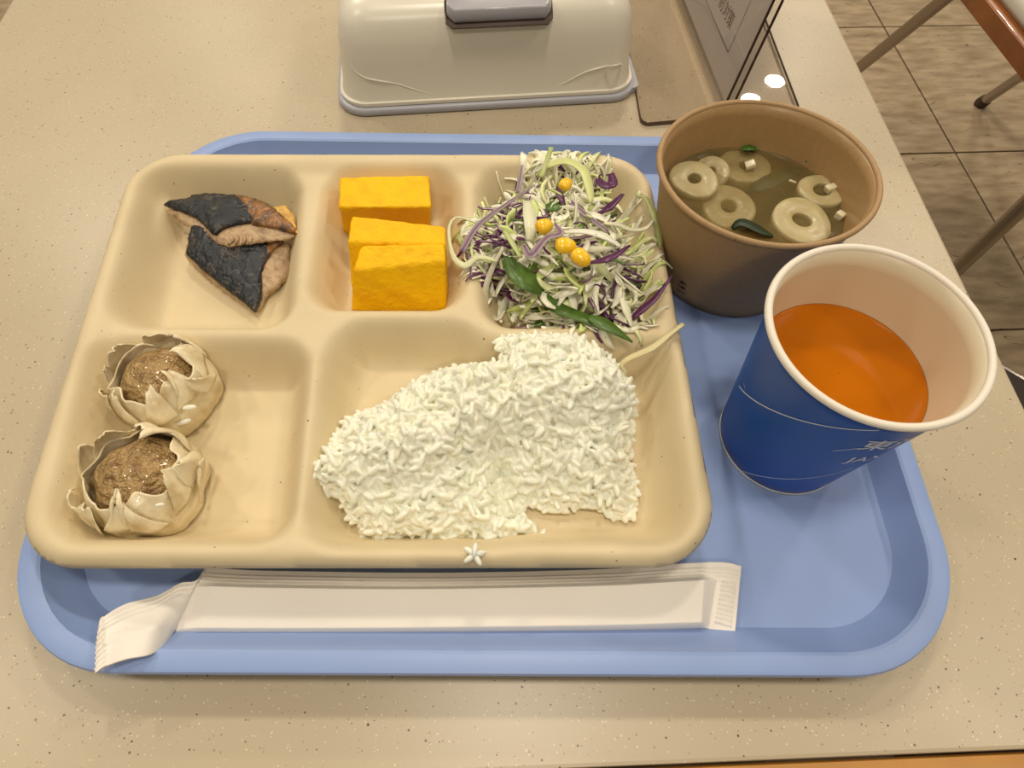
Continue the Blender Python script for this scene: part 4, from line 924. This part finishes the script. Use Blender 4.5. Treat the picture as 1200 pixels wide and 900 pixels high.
# ------------------------------------------------------------------ acrylic notice stand
st = thing('notice_stand', 'clear acrylic table stand holding a grey printed notice, behind the soup bowl', 'sign')
A = [at2(752, 144.5, .003), np.array([.1765, .3520]), np.array([.158, .50]), at2(700, -95, .003)]
A[2] = A[1]+np.array([-.008, .15]); A[3] = A[0]+np.array([-.006, .15])
V, Fc = loft([np.c_[rounded(A, .005, 5), np.full(24, z)] for z in (.0004, .0030)], True, True); auto(mesh_obj('acrylic_base', V, Fc, M_clear, st))
rgn = rounded(A, .005, 5); dif = np.roll(rgn, -1, 0)
V = []; Fc = []
rr1 = np.c_[rgn, np.full(24, .0004)]; rr2 = np.c_[rgn, np.full(24, .0031)]; cen = rgn.mean(0)
V, Fc = loft([np.c_[cen+(rgn-cen)*1.004, np.full(24, .0005)], np.c_[cen+(rgn-cen)*1.004, np.full(24, .0028)], np.c_[cen+(rgn-cen)*.997, np.full(24, .0031)]])
mesh_obj('base_edge', V, Fc, mat('acrylic_base_edge', (.10, .06, .035), .2), st)
b0 = np.array([*at2(842, 136, .0032), .0032]); b1 = np.array([*at2(790, 0, .0032), .0032]); dirb = (b1-b0)/np.linalg.norm(b1-b0)
topf = at(905, 0, .066); upv = (topf-b0); upv -= dirb*(upv@dirb)*.0; upv /= np.linalg.norm(upv)
side = np.cross(dirb, upv); side /= np.linalg.norm(side)
if side[0] < 0: side = -side
PL, PH = .15, .20
def pane(off, th, name, m, l0=0, l1=PL, h0=0, h1=PH, parent=st):
    c = []
    for (l, h) in ((l0, h0), (l1, h0), (l1, h1), (l0, h1)):
        c.append(b0+dirb*l+upv*h+side*off)
    V = c+[p+side*th for p in c]; Fc = [(0, 1, 2, 3), (4, 7, 6, 5), (0, 4, 5, 1), (1, 5, 6, 2), (2, 6, 7, 3), (3, 7, 4, 0)]
    return mesh_obj(name, V, Fc, m, parent, smooth=False)
pane(0, .0016, 'acrylic_pane', M_clear, h0=.001); pane(.0052, .0016, 'acrylic_pane', M_clear, h0=.001)
pane(0.0001, .0014, 'pane_edge', M_edge, l0=-.0006, l1=0, h0=.001); pane(.0053, .0014, 'pane_edge', M_edge, l0=-.0006, l1=0, h0=.001)
pp = pane(.0028, .0003, 'notice', M_print, l0=.002, h0=.006)
def on_notice(l, h, e=.00015): return b0+dirb*l+upv*h+side*(.0028-e)
def solve_lh(px, py):
    d = _fw+(px-600)/F*_r2-(py-450)/F*_u2; o = np.array([0, 0, CAMH]); A_ = np.stack([d, -dirb, -upv], 1); return np.linalg.solve(A_, b0+side*.0026-o)[1:]
(l0, h0) = solve_lh(853, 62)
for (la, ha, lb, hb) in ((l0, h0, l0+.08, h0+.0004), (l0, h0, l0+.0004, h0+.12)):
    mesh_obj('frame_line', [on_notice(la, ha), on_notice(lb, ha), on_notice(lb, hb), on_notice(la, hb)], [(0, 1, 2, 3)], M_ink, pp, smooth=False)
lt, ht = solve_lh(857, 31); V, Fc = text_geo('感染症予防対策', .0095)
V = np.array(V); V[:, 0] = V[:, 0].max()-V[:, 0] if False else V[:, 0]
wmax = V[:, 0].max()
mesh_obj('notice_lettering', [on_notice(lt+(wmax-v[0]), ht+v[1]-.002, .0002) for v in V], Fc, mat('notice_ink', (.13, .08, .07), .6), pp, smooth=False)
center(st)
